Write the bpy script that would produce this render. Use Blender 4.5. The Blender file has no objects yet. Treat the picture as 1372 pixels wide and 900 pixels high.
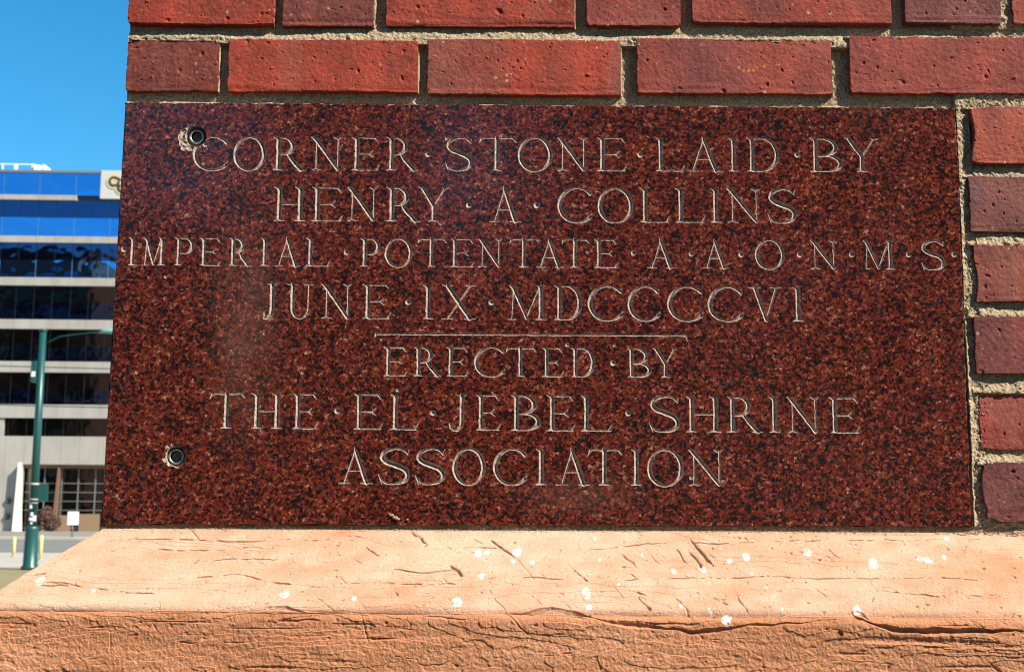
import bpy, bmesh, math, random
import numpy as np
from mathutils import Matrix, Vector
rad = math.radians
rng = np.random.default_rng(7)
random.seed(7)
sc = bpy.context.scene

# ------------------------------------------------------------------ camera
Z0 = 1.495                      # height of the bottom of the corner stone above the street
F = 1725.0                      # focal length in pixels of the 1372 x 900 photograph
CAM = np.array([0.37382, -1.22528, Z0 + 0.00560])
ROT = np.array([[0.99995118, 0.00781519, -0.00604583],
                [-0.00858773, 0.99002927, -0.14059979],
                [0.00488673, 0.14064485, 0.99004805]])
cam = bpy.data.cameras.new('camera')
cam_o = bpy.data.objects.new('camera', cam)
sc.collection.objects.link(cam_o)
Mx = ROT @ np.array([[1, 0, 0], [0, 0, -1], [0, 1, 0]], float)
mw = Matrix(Mx.tolist()).to_4x4()
mw.translation = Vector(CAM)
cam_o.matrix_world = mw
cam.sensor_width = 36.0
cam.lens = F / 1372 * 36
cam.clip_start = 0.05
cam.clip_end = 3000
cam.dof.use_dof = True
cam.dof.focus_distance = 1.25
cam.dof.aperture_fstop = 20
sc.camera = cam_o

# ------------------------------------------------------------------ sky, sun, exposure
SUN = Vector((1.62, -1.0, 1.72)).normalized()
world = bpy.data.worlds.new('World')
sc.world = world
world.use_nodes = True
wn = world.node_tree
bg = wn.nodes['Background']
sky = wn.nodes.new('ShaderNodeTexSky')
sky.sky_type = 'NISHITA'
sky.sun_disc = False
sky.sun_elevation = math.asin(SUN.z)
sky.sun_rotation = math.atan2(SUN.x, SUN.y)
sky.altitude = 1600
sky.air_density = 1.0
sky.dust_density = 0.9
sky.ozone_density = 3.0
hs = wn.nodes.new('ShaderNodeHueSaturation')
hs.inputs['Saturation'].default_value = 1.35
hs.inputs['Hue'].default_value = 0.483
wn.links.new(sky.outputs[0], hs.inputs['Color'])
wn.links.new(hs.outputs[0], bg.inputs['Color'])
bg.inputs['Strength'].default_value = 0.10
sun = bpy.data.lights.new('sun', 'SUN')
sun.energy = 5.0
sun.angle = rad(0.5)
sun.color = (1.0, 0.93, 0.82)
sun_o = bpy.data.objects.new('sun', sun)
sun_o.rotation_euler = SUN.to_track_quat('Z', 'Y').to_euler()
sun_o.location = (8, -8, 12)
sc.collection.objects.link(sun_o)
sc.view_settings.view_transform = 'Standard'
sc.view_settings.look = 'None'
sc.view_settings.exposure = 1.0
sc.view_settings.gamma = 1.0
sc.view_settings.use_curve_mapping = False
sc.cycles.max_bounces = 6
sc.cycles.filter_width = 1.05

# ------------------------------------------------------------------ helpers
def ray(u, w):
    return ROT @ np.array([(u - 686) / F, 1.0, -(w - 450) / F])
def wall(u, w):                 # a point of the wall plane y = 0 measured on the photograph, relative to the stone's bottom
    r = ray(u, w); t = -CAM[1] / r[1]; p = CAM + t * r
    return p[0], p[2] - Z0
def onplane(u, w, n, d):
    r = ray(u, w); n = np.asarray(n, float)
    return CAM + (d - n @ CAM) / (n @ r) * r

def link(o):
    sc.collection.objects.link(o); return o
def empty(name, loc=(0, 0, 0), label=None, cat=None, group=None):
    o = bpy.data.objects.new(name, None); o.location = loc; o.empty_display_size = 0.2
    link(o); return tag(o, label, cat, group)
def tag(o, label=None, cat=None, group=None, kind=None):
    if label: o['label'] = label
    if cat: o['category'] = cat
    if group: o['group'] = group
    if kind: o['kind'] = kind
    return o
def par(o, parent):
    if parent is not None:
        o.parent = parent
        o.matrix_parent_inverse = Matrix.Translation(-parent.location)
    return o
def grid_mesh(name, verts, quads, mats, parent=None, midx=None, attrs=None, smooth=False):
    me = bpy.data.meshes.new(name)
    verts = np.asarray(verts, np.float32); quads = np.asarray(quads, np.int32)
    n = len(quads)
    me.vertices.add(len(verts)); me.vertices.foreach_set('co', verts.ravel())
    me.loops.add(4 * n); me.loops.foreach_set('vertex_index', quads.ravel())
    me.polygons.add(n); me.polygons.foreach_set('loop_start', np.arange(0, 4 * n, 4, dtype=np.int32))
    for m in (mats if isinstance(mats, (list, tuple)) else [mats]): me.materials.append(m)
    if midx is not None: me.polygons.foreach_set('material_index', np.asarray(midx, np.int32))
    me.update(calc_edges=True)
    me.polygons.foreach_set('use_smooth', np.full(n, smooth))
    for k, a in (attrs or {}).items():
        a = np.asarray(a, np.float32)
        if a.ndim == 1:
            at = me.attributes.new(k, 'FLOAT', 'POINT'); at.data.foreach_set('value', a)
        else:
            at = me.attributes.new(k, 'FLOAT_COLOR', 'POINT')
            at.data.foreach_set('color', np.concatenate([a, np.ones((len(a), 1), np.float32)], 1).ravel())
    o = bpy.data.objects.new(name, me); link(o)
    return par(o, parent)
class MB:
    def __init__(s): s.bm = bmesh.new()
    def box(s, a, b, bev=0):
        x0, y0, z0 = a; x1, y1, z1 = b
        v = [s.bm.verts.new(p) for p in ((x0,y0,z0),(x1,y0,z0),(x1,y1,z0),(x0,y1,z0),(x0,y0,z1),(x1,y0,z1),(x1,y1,z1),(x0,y1,z1))]
        fs = [s.bm.faces.new([v[i] for i in q]) for q in ((0,3,2,1),(4,5,6,7),(0,1,5,4),(1,2,6,5),(2,3,7,6),(3,0,4,7))]
        if bev:
            es = list({e for f in fs for e in f.edges})
            bmesh.ops.bevel(s.bm, geom=es, offset=bev, segments=2, affect='EDGES', profile=0.5)
        return s
    def prism(s, pts, f0, f1):  # outline pts (list of 2-tuples), f0/f1 map a 2-tuple to the front and back point
        a = [s.bm.verts.new(f0(p)) for p in pts]; b = [s.bm.verts.new(f1(p)) for p in pts]
        n = len(pts)
        s.bm.faces.new(a); s.bm.faces.new(b[::-1])
        for i in range(n): s.bm.faces.new((a[i], b[i], b[(i+1) % n], a[(i+1) % n]))
        return s
    def tube(s, pts, rs, seg=12, cap=True):
        rings = []
        pts = [Vector(p) for p in pts]
        if not isinstance(rs, (list, tuple)): rs = [rs] * len(pts)
        for i, p in enumerate(pts):
            d = (pts[min(i+1, len(pts)-1)] - pts[max(i-1, 0)]).normalized()
            u = d.cross(Vector((0, 1, 0)) if abs(d.y) < .9 else Vector((1, 0, 0))).normalized(); w = d.cross(u)
            rings.append([s.bm.verts.new(p + rs[i] * (math.cos(t) * u + math.sin(t) * w)) for t in [2 * math.pi * k / seg for k in range(seg)]])
        for a, b in zip(rings, rings[1:]):
            for k in range(seg):
                f = s.bm.faces.new((a[k], a[(k+1) % seg], b[(k+1) % seg], b[k])); f.smooth = True
        if cap:
            s.bm.faces.new(rings[0][::-1]); s.bm.faces.new(rings[-1])
        return s
    def build(s, name, mat, parent=None):
        bmesh.ops.recalc_face_normals(s.bm, faces=s.bm.faces[:])
        me = bpy.data.meshes.new(name); s.bm.to_mesh(me); s.bm.free()
        me.materials.append(mat)
        o = bpy.data.objects.new(name, me); link(o)
        return par(o, parent)
def fnoise(shape, sx, sz=None, seed=0):      # gaussian filtered noise, sigma in cells (sz rows, sx columns), unit deviation
    sz = sx if sz is None else sz
    r = np.random.default_rng(seed).standard_normal(shape).astype(np.float32)
    fz = np.fft.fftfreq(shape[0])[:, None]; fx = np.fft.rfftfreq(shape[1])[None]
    g = np.exp(-2 * (math.pi ** 2) * ((fz * sz) ** 2 + (fx * sx) ** 2))
    o = np.fft.irfft2(np.fft.rfft2(r) * g, s=shape)
    return (o / (o.std() + 1e-9)).astype(np.float32)
def sstep(a, b, x):
    t = np.clip((x - a) / (b - a), 0, 1); return t * t * (3 - 2 * t)

# ------------------------------------------------------------------ materials
def mat(name, color=(.5, .5, .5), rough=.7, metal=0.0, spec=.5):
    m = bpy.data.materials.new(name); m.use_nodes = True
    b = m.node_tree.nodes['Principled BSDF']
    b.inputs['Base Color'].default_value = (*color, 1); b.inputs['Roughness'].default_value = rough
    b.inputs['Metallic'].default_value = metal; b.inputs['Specular IOR Level'].default_value = spec
    return m
class N:                        # tiny node helper
    def __init__(s, m): s.t = m.node_tree; s.b = s.t.nodes['Principled BSDF']
    def n(s, typ, ins=None, **kw):
        nd = s.t.nodes.new(typ)
        for k, v in kw.items(): setattr(nd, k, v)
        for k, v in (ins or {}).items():
            if hasattr(v, 'is_output') or isinstance(v, bpy.types.NodeSocket): s.t.links.new(v, nd.inputs[k])
            else: nd.inputs[k].default_value = v
        return nd
    def obj(s, scale=(1, 1, 1)):
        c = s.n('ShaderNodeTexCoord').outputs['Object']
        return s.n('ShaderNodeMapping', {'Vector': c, 'Scale': scale}).outputs[0]
    def noise(s, vec, scale, detail=3, rough=.55):
        return s.n('ShaderNodeTexNoise', {'Vector': vec, 'Scale': scale, 'Detail': detail, 'Roughness': rough}).outputs['Fac']
    def ramp(s, fac, stops, interp='LINEAR'):
        r = s.n('ShaderNodeValToRGB', {'Fac': fac}); r.color_ramp.interpolation = interp
        e = r.color_ramp.elements
        while len(e) < len(stops): e.new(.5)
        for k, (p, c) in enumerate(stops):
            e[k].position = p; e[k].color = (*c, 1) if not isinstance(c, (int, float)) else (c, c, c, 1)
        return r.outputs[0]
    def mix(s, fac, a, b, mode='MIX'):
        m = s.n('ShaderNodeMix', data_type='RGBA', blend_type=mode)
        for i, v in ((0, fac), (6, a), (7, b)):
            if isinstance(v, bpy.types.NodeSocket): s.t.links.new(v, m.inputs[i])
            else: m.inputs[i].default_value = v if i == 0 else (*v, 1)
        return m.outputs[2]
    def math(s, op, a, b=0.0, c=None):
        m = s.n('ShaderNodeMath', operation=op)
        for i, v in enumerate((a, b) if c is None else (a, b, c)):
            if isinstance(v, bpy.types.NodeSocket): s.t.links.new(v, m.inputs[i])
            else: m.inputs[i].default_value = v
        return m.outputs[0]
    def out(s, sock, name='Base Color'): s.t.links.new(sock, s.b.inputs[name])
    def bump(s, h, dist, strength=1.0):
        b = s.n('ShaderNodeBump', {'Height': h, 'Distance': dist, 'Strength': strength}); s.out(b.outputs[0], 'Normal')

def make_granite():
    m = mat('polished_red_granite', rough=.17, spec=.52); n = N(m)
    v = n.obj()
    d = n.n('ShaderNodeTexNoise', {'Vector': v, 'Scale': 330.0, 'Detail': 3.0}).outputs['Color']
    dv = n.n('ShaderNodeVectorMath', {0: d, 1: (.5, .5, .5)}, operation='SUBTRACT').outputs[0]
    dv = n.n('ShaderNodeVectorMath', {0: dv, 'Scale': .0030}, operation='SCALE').outputs[0]
    v2 = n.n('ShaderNodeVectorMath', {0: v, 1: dv}, operation='ADD').outputs[0]
    big = n.n('ShaderNodeTexVoronoi', {'Vector': v2, 'Scale': 430.0, 'Randomness': 1.0}).outputs['Color']
    fine = n.n('ShaderNodeTexVoronoi', {'Vector': v2, 'Scale': 720.0, 'Randomness': 1.0}).outputs['Color']
    r1 = n.n('ShaderNodeSeparateColor', {'Color': big}); r2 = n.n('ShaderNodeSeparateColor', {'Color': fine})
    clus = n.noise(n.n('ShaderNodeMapping', {'Vector': v2, 'Rotation': (0, rad(-25), 0), 'Scale': (1, 1, 1.5)}).outputs[0], 140.0, 3, .6)
    a = n.math('MULTIPLY_ADD', r1.outputs[0], .62, n.math('MULTIPLY', r2.outputs[0], .30))
    a = n.math('ADD', a, n.math('MULTIPLY_ADD', clus, 1.05, -.485))
    a = n.math('ADD', a, n.math('MULTIPLY_ADD', n.noise(v2, 38.0, 3, .55), .55, -.275))
    col = n.ramp(a, [(0.0, (.006, .005, .0055)), (.30, (.010, .007, .007)), (.36, (.036, .008, .006)), (.50, (.068, .011, .007)),
                     (.64, (.105, .017, .009)), (.80, (.150, .029, .015)), (.93, (.205, .065, .036)), (1.0, (.28, .16, .11))])
    grey = n.math('GREATER_THAN', r1.outputs[1], .955)
    col = n.mix(n.math('MULTIPLY', grey, .35), col, (.075, .045, .042))
    # painted-in reflected sheen: pale vertical streak left of middle, and a patch low down
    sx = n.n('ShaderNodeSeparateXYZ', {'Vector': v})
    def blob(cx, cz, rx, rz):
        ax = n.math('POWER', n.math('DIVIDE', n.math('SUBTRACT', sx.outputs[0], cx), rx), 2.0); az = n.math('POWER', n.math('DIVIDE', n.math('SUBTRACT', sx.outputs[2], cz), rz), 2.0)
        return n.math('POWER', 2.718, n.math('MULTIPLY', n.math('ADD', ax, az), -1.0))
    sheen_or_dust = n.math('ADD', blob(.128, Z0 + .185, .026, .085), n.math('MULTIPLY', blob(.445, Z0 + .028, .05, .015), .7))
    sheen_or_dust = n.math('MULTIPLY', n.math('MULTIPLY', sheen_or_dust, n.ramp(n.noise(v, 40.0, 5, .7), [(.3, .25), (.7, 1.0)])), .22)
    n.out(n.mix(sheen_or_dust, col, (.22, .15, .115)))
    sm = n.noise(v, 9.0, 3, .6)
    n.out(n.ramp(sm, [(.3, .10), (.75, .24)]), 'Roughness')
    n.bump(n.noise(v, 420.0, 2), .00005, .25)
    return m
def make_cut():
    m = mat('cut_granite', rough=.85, spec=.25); n = N(m); v = n.obj()
    a = n.noise(v, 380.0, 3, .6)
    n.out(n.ramp(a, [(.3, (.15, .095, .072)), (.5, (.30, .225, .18)), (.72, (.43, .355, .29))]))
    n.bump(n.noise(v, 900.0, 2), .0003, .5)
    return m
def make_brick():
    m = mat('fired_brick', rough=.82, spec=.28); n = N(m); v = n.obj()
    t = n.n('ShaderNodeAttribute', attribute_name='tint').outputs['Color']
    a = n.noise(v, 26.0, 5, .65); b = n.noise(v, 170.0, 4, .65)
    c = n.mix(n.ramp(a, [(.35, 0.0), (.7, .55)]), t, (.095, .022, .022))
    c = n.mix(n.ramp(b, [(.42, 0.0), (.75, .45)]), c, (.34, .085, .045))
    spk = n.noise(v, 430.0, 2, .5)
    c = n.mix(n.ramp(spk, [(.26, .85), (.34, 0.0)]), c, (.05, .018, .014))
    spl = n.n('ShaderNodeTexVoronoi', {'Vector': v, 'Scale': 90.0}, feature='F1')
    sel = n.math('MULTIPLY', n.math('LESS_THAN', spl.outputs['Distance'], .16), n.math('GREATER_THAN', n.n('ShaderNodeSeparateColor', {'Color': spl.outputs['Color']}).outputs[0], .93))
    c = n.mix(n.math('MULTIPLY', sel, .7), c, (.42, .28, .2))
    n.out(c)
    h = n.math('ADD', n.noise(v, 650.0, 4, .75), n.math('MULTIPLY', n.noise(v, 200.0, 3), .35))
    n.bump(h, .0010, .9)
    return m
def make_mortar():
    m = mat('sandy_mortar', rough=.92, spec=.15); n = N(m); v = n.obj()
    a = n.noise(v, 500.0, 3, .7); b = n.noise(v, 60.0, 3)
    c = n.ramp(a, [(.28, (.13, .085, .045)), (.5, (.32, .24, .15)), (.72, (.58, .48, .33))])
    c = n.mix(n.ramp(b, [(.4, 0.0), (.8, .4)]), c, (.22, .145, .08))
    n.out(c); n.bump(n.noise(v, 800.0, 3, .7), .0009, .9)
    return m
def make_sandstone():
    m = mat('weathered_sandstone', rough=.9, spec=.12); n = N(m); v = n.obj()
    a = n.noise(v, 14.0, 5, .6); bed = n.noise(n.obj((1, 1, 9)), 18.0, 4, .6); g = n.noise(v, 750.0, 3, .7)
    c = n.ramp(a, [(.3, (.415, .172, .083)), (.55, (.47, .212, .107)), (.8, (.53, .262, .145))])
    c = n.mix(n.ramp(bed, [(.45, 0.0), (.75, .4)]), c, (.36, .145, .06))
    c = n.mix(n.ramp(g, [(.32, .5), (.5, 0.0)]), c, (.24, .09, .035))
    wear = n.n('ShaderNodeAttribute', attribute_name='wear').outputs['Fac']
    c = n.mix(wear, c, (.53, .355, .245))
    w = n.n('ShaderNodeAttribute', attribute_name='white').outputs['Fac']
    c = n.mix(w, c, (.72, .70, .68))
    n.out(c); n.bump(n.math('ADD', g, n.math('MULTIPLY', n.noise(v, 330.0, 3, .65), .8)), .0011, .9)
    return m
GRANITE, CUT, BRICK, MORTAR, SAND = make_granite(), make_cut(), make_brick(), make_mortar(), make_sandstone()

# ------------------------------------------------------------------ the corner stone: letters as carved V grooves
XL_T, XL_B = 0.0019, -0.0017
XR_T, XR_B = 0.8216, 0.8186
ZT_L, ZT_R, ZB_L, ZB_R = .4095, .4098, -.0015, .0003
CELL = .0004
TILE = 20
GX0, GZ0 = -.0020, -.0018
NTX, NTZ = 103, 52
nx, nz = NTX * TILE + 1, NTZ * TILE + 1
gx = GX0 + np.arange(nx) * CELL
gz = GZ0 + np.arange(nz) * CELL
DEP = np.zeros((nz, nx), np.float32)
LID = np.zeros((nz, nx), np.uint8)
wob = fnoise((nz, nx), 5, 5, 3) * .00011 + fnoise((nz, nx), 2, 2, 4) * .00005
SL = 1.25
def carve(pts, hws, lid, slope=SL):
    pts = np.asarray(pts, float); hws = np.asarray(hws, float)
    for (p, q, a, b) in zip(pts[:-1], pts[1:], hws[:-1], hws[1:]):
        m = max(a, b) + .0007
        i0 = max(int((min(p[0], q[0]) - m - GX0) / CELL), 0); i1 = min(int((max(p[0], q[0]) + m - GX0) / CELL) + 2, nx)
        j0 = max(int((min(p[1], q[1]) - m - GZ0) / CELL), 0); j1 = min(int((max(p[1], q[1]) + m - GZ0) / CELL) + 2, nz)
        if i1 <= i0 or j1 <= j0: continue
        X, Z = np.meshgrid(gx[i0:i1], gz[j0:j1])
        d = q - p; L2 = d @ d + 1e-12
        t = np.clip(((X - p[0]) * d[0] + (Z - p[1]) * d[1]) / L2, 0, 1)
        dist = np.hypot(X - p[0] - t * d[0], Z - p[1] - t * d[1])
        dep = slope * (a + (b - a) * t - dist + wob[j0:j1, i0:i1])
        sub = DEP[j0:j1, i0:i1]; up = dep > np.maximum(sub, 0.00002)
        sub[up] = dep[up]; LID[j0:j1, i0:i1][up] = lid

TH, TN, SF = .066, .021, .15
def bez(p0, p1, p2, n=10):
    return [((1-t)**2*p0[0]+2*t*(1-t)*p1[0]+t*t*p2[0], (1-t)**2*p0[1]+2*t*(1-t)*p1[1]+t*t*p2[1]) for t in np.linspace(0, 1, n)]
def ell(cx, cy, rx, ry, a0, a1, n=30, th=TH, tn=TN, tilt=0):
    pts, hw = [], []
    for t in np.linspace(math.radians(a0), math.radians(a1), n):
        pts.append((cx + rx * math.cos(t), cy + ry * math.sin(t)))
        hw.append(tn + (th - tn) * abs(math.cos(t - tilt)) ** 1.4)
    return pts, hw
def stem(x, y0=0, y1=1, hw=TH, bot=(1, 1), top=(1, .4)):
    e = min(.14, (y1 - y0) * .3); lo = .07 if bot else .02; hi = .07 if top else .02
    out = [([(x, y0 + lo), (x, y0 + e), (x, (y0 + y1) / 2), (x, y1 - e), (x, y1 - hi)], [min(hw, .066), hw * .98, hw * .95, hw * .98, min(hw, .066)])]
    f = min(hw * .9, .058)
    if bot:
        for sg_, b in ((-1, bot[0]), (1, bot[1])): out.append(([(x, y0 + .066), (x + sg_ * SF * .55 * b, y0 + .026), (x + sg_ * SF * b, y0 + .010)], [f, .024, .008]))
    if top:
        for sg_, b in ((-1, top[0]), (1, top[1])): out.append(([(x, y1 - .066), (x + sg_ * SF * .55 * b, y1 - .026), (x + sg_ * SF * b, y1 - .006)], [f, .024, .008]))
    return out
def glyph(c, w):
    S = SF
    if c == 'I': return stem(w / 2)
    if c == 'L': return stem(S, bot=(1, .3)) + [([(S, .018), (w - .1, .018), (w - .04, .03)], [TN, TN, .032]), ([(w - .06, .03), (w, .17)], [.034, .008])]
    if c == 'E': return stem(S, bot=(1, .3), top=(1, 0)) + [
        ([(S, .018), (w - .12, .018), (w - .06, .03)], [TN, TN, .032]), ([(w - .07, .03), (w, .17)], [.034, .008]),
        ([(S, .978), (w - .16, .978), (w - .12, .966)], [TN, TN, .03]), ([(w - .13, .97), (w - .05, .84)], [.032, .008]),
        ([(S, .50), (w * .66, .50)], [TN, TN]), ([(w * .64, .50), (w * .76, .60)], [.028, .008]), ([(w * .64, .50), (w * .76, .40)], [.03, .009])]
    if c == 'T': return stem(w * .48, top=None) + [([(.06, .962), (.12, .978), (w - .12, .978), (w - .07, .966)], [.028, TN, TN, .028]),
        ([(.07, .965), (0, .84)], [.034, .008]), ([(w - .08, .97), (w, .85)], [.032, .008])]
    if c == 'H': return stem(S) + stem(w - S) + [([(S, .50), (w - S, .50)], [TN, TN])]
    if c == 'N': return stem(S * 1.05, 0, .93, TN * 1.15, top=None) + stem(w - S * .75, .06, 1, TN * 1.15, bot=None, top=(1, .7)) + [
        ([(S * .3, .985), (S * 1.0, .90), (w - S * .85, .04)], [.030, TH * .92, TH * .80]), ([(0, .99), (S * .8, .95)], [.011, .04])]
    if c == 'M': return [([(S * .9, .02), (S * 1.25, .9)], [TN, TN * 1.1]), ([(S * .1, .014), (S * 1.7, .014)], [.011, .011]),
        ([(S * .6, .985), (S * 1.2, .92), (w * .5, .04)], [.03, TH * .9, TH * .72]), ([(w * .5, .05), (w - S * 1.2, .95)], [TN, TN * 1.1]),
        ([(S * .3, .99), (S * 1.0, .96)], [.011, .04])] + stem(w - S * .95, top=(.8, .6))
    if c == 'A': return [([(w * .17, .02), (w * .475, .93)], [TN, TN * 1.2]), ([(w * .44, 1.03), (w * .475, .93), (w - w * .19, .03)], [.012, TH * .72, TH * .98]),
        ([(0, .014), (w * .17, .02), (w * .32, .014)], [.011, .02, .011]), ([(w * .66, .014), (w * .81, .022), (w, .014)], [.011, .028, .011]),
        ([(w * .28, .36), (w * .70, .36)], [TN, TN])]
    if c == 'V': return [([(w * .20, .96), (w * .52, .03)], [TH, TH * .75]), ([(w * .52, .05), (w * .83, .97)], [TN, TN * 1.1]),
        ([(0, .99), (w * .18, .97), (w * .36, .985)], [.011, .03, .011]), ([(w * .66, .985), (w * .83, .975), (w, .985)], [.011, .022, .011])]
    if c == 'X': return [([(w * .17, .97), (w * .82, .03)], [TH, TH]), ([(w * .18, .03), (w * .84, .97)], [TN, TN]),
        ([(0, .99), (w * .16, .975), (w * .32, .985)], [.011, .03, .011]), ([(w * .68, .985), (w * .84, .98), (w, .985)], [.011, .022, .011]),
        ([(0, .014), (w * .17, .02), (w * .32, .014)], [.011, .022, .011]), ([(w * .66, .014), (w * .82, .022), (w, .014)], [.011, .03, .011])]
    if c == 'Y': return stem(w * .5, 0, .5, TH * .95, top=None) + [([(w * .13, .97), (w * .5, .46)], [TH * .9, TH * .9]), ([(w * .86, .96), (w * .52, .47)], [TN * 1.2, TN * 1.2]),
        ([(0, 1.0), (w * .14, .97)], [.011, .035]), ([(w * .78, .985), (w * .9, .955), (w, .985)], [.011, .022, .011])]
    if c in 'RPB':
        ym = .47 if c != 'P' else .43
        rx = min(w * .34, .30) if c == 'R' else (w - S) * .55
        x0 = (w * .60 if c == 'R' else w - .05) - rx
        out = stem(S, bot=(1, .9), top=(1, 0))
        cy = (.978 + ym) / 2; ry = (.978 - ym) / 2
        if c == 'B': x0 = w * .80 - rx
        p, h = ell(x0, cy, rx, ry, 90, -90, 18)
        out.append(([(S, .978)] + p + [(S, ym)], [TN] + h + [TN]))
        if c == 'R': out += [([(w * .46, ym), (w * .60, ym * .62), (w * .86, .03)], [TH * .5, TH * .9, TH * .95]), ([(w * .72, .014), (w * .86, .022), (w, .012)], [.011, .028, .010])]
        if c == 'B':
            x1 = w - .05 - rx
            p, h = ell(x1, (ym + .018) / 2, rx, (ym - .018) / 2, 90, -90, 18)
            out.append(([(S, ym)] + p + [(S, .018)], [TN] + h + [TN]))
        return out
    if c == 'D':
        rx = (w - S) * .58
        p, h = ell(w - .06 - rx, .498, rx, .48, 90, -90, 24)
        return stem(S, bot=(1, .2), top=(1, 0)) + [([(S, .978)] + p + [(S, .018)], [TN] + h + [TN])]
    if c == 'O':
        return [ell(w / 2, .49, w / 2 - .06, .50, 0, 360, 44, tilt=math.radians(12))]
    if c == 'C':
        p, h = ell(w * .56, .49, w * .56 - .05, .50, 44, 318, 34)
        return [(p, h), ([p[0], (p[0][0] + .03, p[0][1] + .07)], [.028, .008]), ([p[0], (p[0][0] + .015, p[0][1] - .07)], [.028, .008]), ([p[-1], (w, .26)], [TN, .010])]
    if c == 'S':
        k = [(w * .90, .83), (w * .74, .955), (w * .50, .985), (w * .22, .91), (w * .12, .755), (w * .24, .62), (w * .50, .53),
             (w * .78, .425), (w * .90, .26), (w * .80, .08), (w * .50, .005), (w * .24, .03), (w * .08, .16)]
        g = [.020, .024, .026, .05, .060, .070, .074, .072, .062, .046, .026, .024, .022]
        pts, hw = [], []
        for i in range(len(k) - 1):
            a, b, c2, d = np.array(k[max(i-1, 0)]), np.array(k[i]), np.array(k[i+1]), np.array(k[min(i+2, len(k)-1)])
            for t in np.linspace(0, 1, 5)[:-1]:
                pts.append(tuple(.5*((2*b)+(c2-a)*t+(2*a-5*b+4*c2-d)*t*t+(-a+3*b-3*c2+d)*t**3))); hw.append(g[i]+(g[i+1]-g[i])*t)
        pts.append(k[-1]); hw.append(g[-1])
        return [(pts, hw), ([(w * .90, .83), (w * .93, .96)], [.022, .007]), ([(w * .08, .16), (w * .02, .27)], [.03, .008]), ([(w * .08, .16), (w * .13, .0)], [.026, .008])]
    if c == 'J':
        x = w - S
        return [([(x, .97), (x, .9), (x, .3), (x - .02, .12), (x - .12, .0), (x - .24, -.0), (.06, .06), (.05, .17)], [TH * 1.1, TH * .95, TH * .93, TH * .85, .04, TN, .03, .036]),
                ([(x - SF, .99), (x, .975), (x + SF * .8, .985)], [.011, .026, .011])]
    if c == 'U':
        x0, x1 = S, w - S * .85
        c0 = (x0 + x1) / 2; r = (x1 - x0) / 2
        p, h = ell(c0, .33, r, .335, 180, 360, 22)
        h = [(TH * .92 if i < 4 else v) if i < 11 else TN + (v - TN) * .25 for i, v in enumerate(h)]
        return [([(x0, .97), (x0, .9)] + p + [(x1, .96)], [TH * 1.1, TH * .93] + h + [TN * 1.2]),
                ([(0, .99), (x0, .975), (x0 + SF * .8, .985)], [.011, .026, .011]), ([(x1 - SF, .99), (x1, .975), (x1 + SF * .8, .985)], [.011, .022, .011])]
    return []

LINES = [   # cap-line and base-line heights at two columns, then glyphs with their left and right extents, as measured on the photograph
 ((370, 183.6, 227.9), (1170, 185.3, 230.4), 'C258-305 O312-356 R365.5-409 N416.5-458 E471-508.5 R517.5-560.5 .572.5@207 S596-634.5 T642-691.5 O694-740.5 N747-788 E800.5-840 .857@207.3 L879-917.5 A921-968.5 I977-990.5 D1001.5-1044.5 .1067.3@207.8 B1086.7-1129 Y1133.3-1178'),
 ((370, 250.3, 296), (1060, 253, 298.6), 'H367-409 E417.7-459 N464.6-506 R518-562.5 Y561-601 .627.5@275 A656-698.6 .718.4@275 C747.6-794 O801-849 L858-897 L905.8-945 I951.6-967.7 N975-1019.7 S1028.4-1069'),
 ((180, 318, 355.3), (1250, 322.6, 361), '.165@334 I170.4-183.7 M189-222 P233-258.7 E267-295.5 R306-336.4 I349-359.3 A367.7-402.5 L409.8-441.8 .463.4@338 P482.8-508.4 O515.5-552.4 T559.5-598 E603.6-635.4 N640.5-673 T682.6-723 A718.7-755.7 T752.8-789.8 E797-828 .848@339 A868-905.8 .925.4@340.3 A941.8-977.3 .992.3@341 O1012.4-1051.7 .1070.7@341 N1086.8-1122.2 .1140.3@341 M1155.7-1199.3 .1216.7@341 S1234.4-1268.2 .1277.6@341'),
 ((360, 379.8, 426), (1070, 384.8, 430.4), 'J352-371 U384.5-419 N430-471 E485.6-523.4 .546@405 I567.5-579.4 X592-637.7 .657.6@405 M680-731.5 D743-779.8 C788.4-835 C842-885 C895-943 C949.4-996.6 V1004-1048.4 I1061.5-1078.6'),
 ((515, 464.6, 503.3), (905, 466.8, 505.6), 'E514.3-545.5 R554.7-591.4 E598-627.5 C635.7-676.7 T678-718.4 E726.8-755.3 D765.4-797.2 .820.7@486 B840.8-872.7 Y876-908'),
 ((300, 526.3, 573.5), (1150, 532.2, 580.2), 'T279.8-327.4 H336.6-378 E391.4-425.8 .451@550.5 E474-512.7 L522.5-560.3 .579.3@553 J601.3-625.9 E637.3-670.8 B685-723.5 E732.9-770.4 L778.8-819.7 .840.8@553.7 S869.3-912.9 H920.3-966.5 R975-1022.5 I1031.3-1046 N1055.4-1099 E1112.4-1152.6'),
 ((470, 600, 647.5), (960, 602.2, 650.8), 'A453.7-499.6 S506.1-550.4 S555.3-598 O606.2-650.4 C661.3-706.2 I716.8-734.2 A745.3-790.5 T788.2-834 I844.2-862 O867.6-916.3 N923-970'),
]
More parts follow.
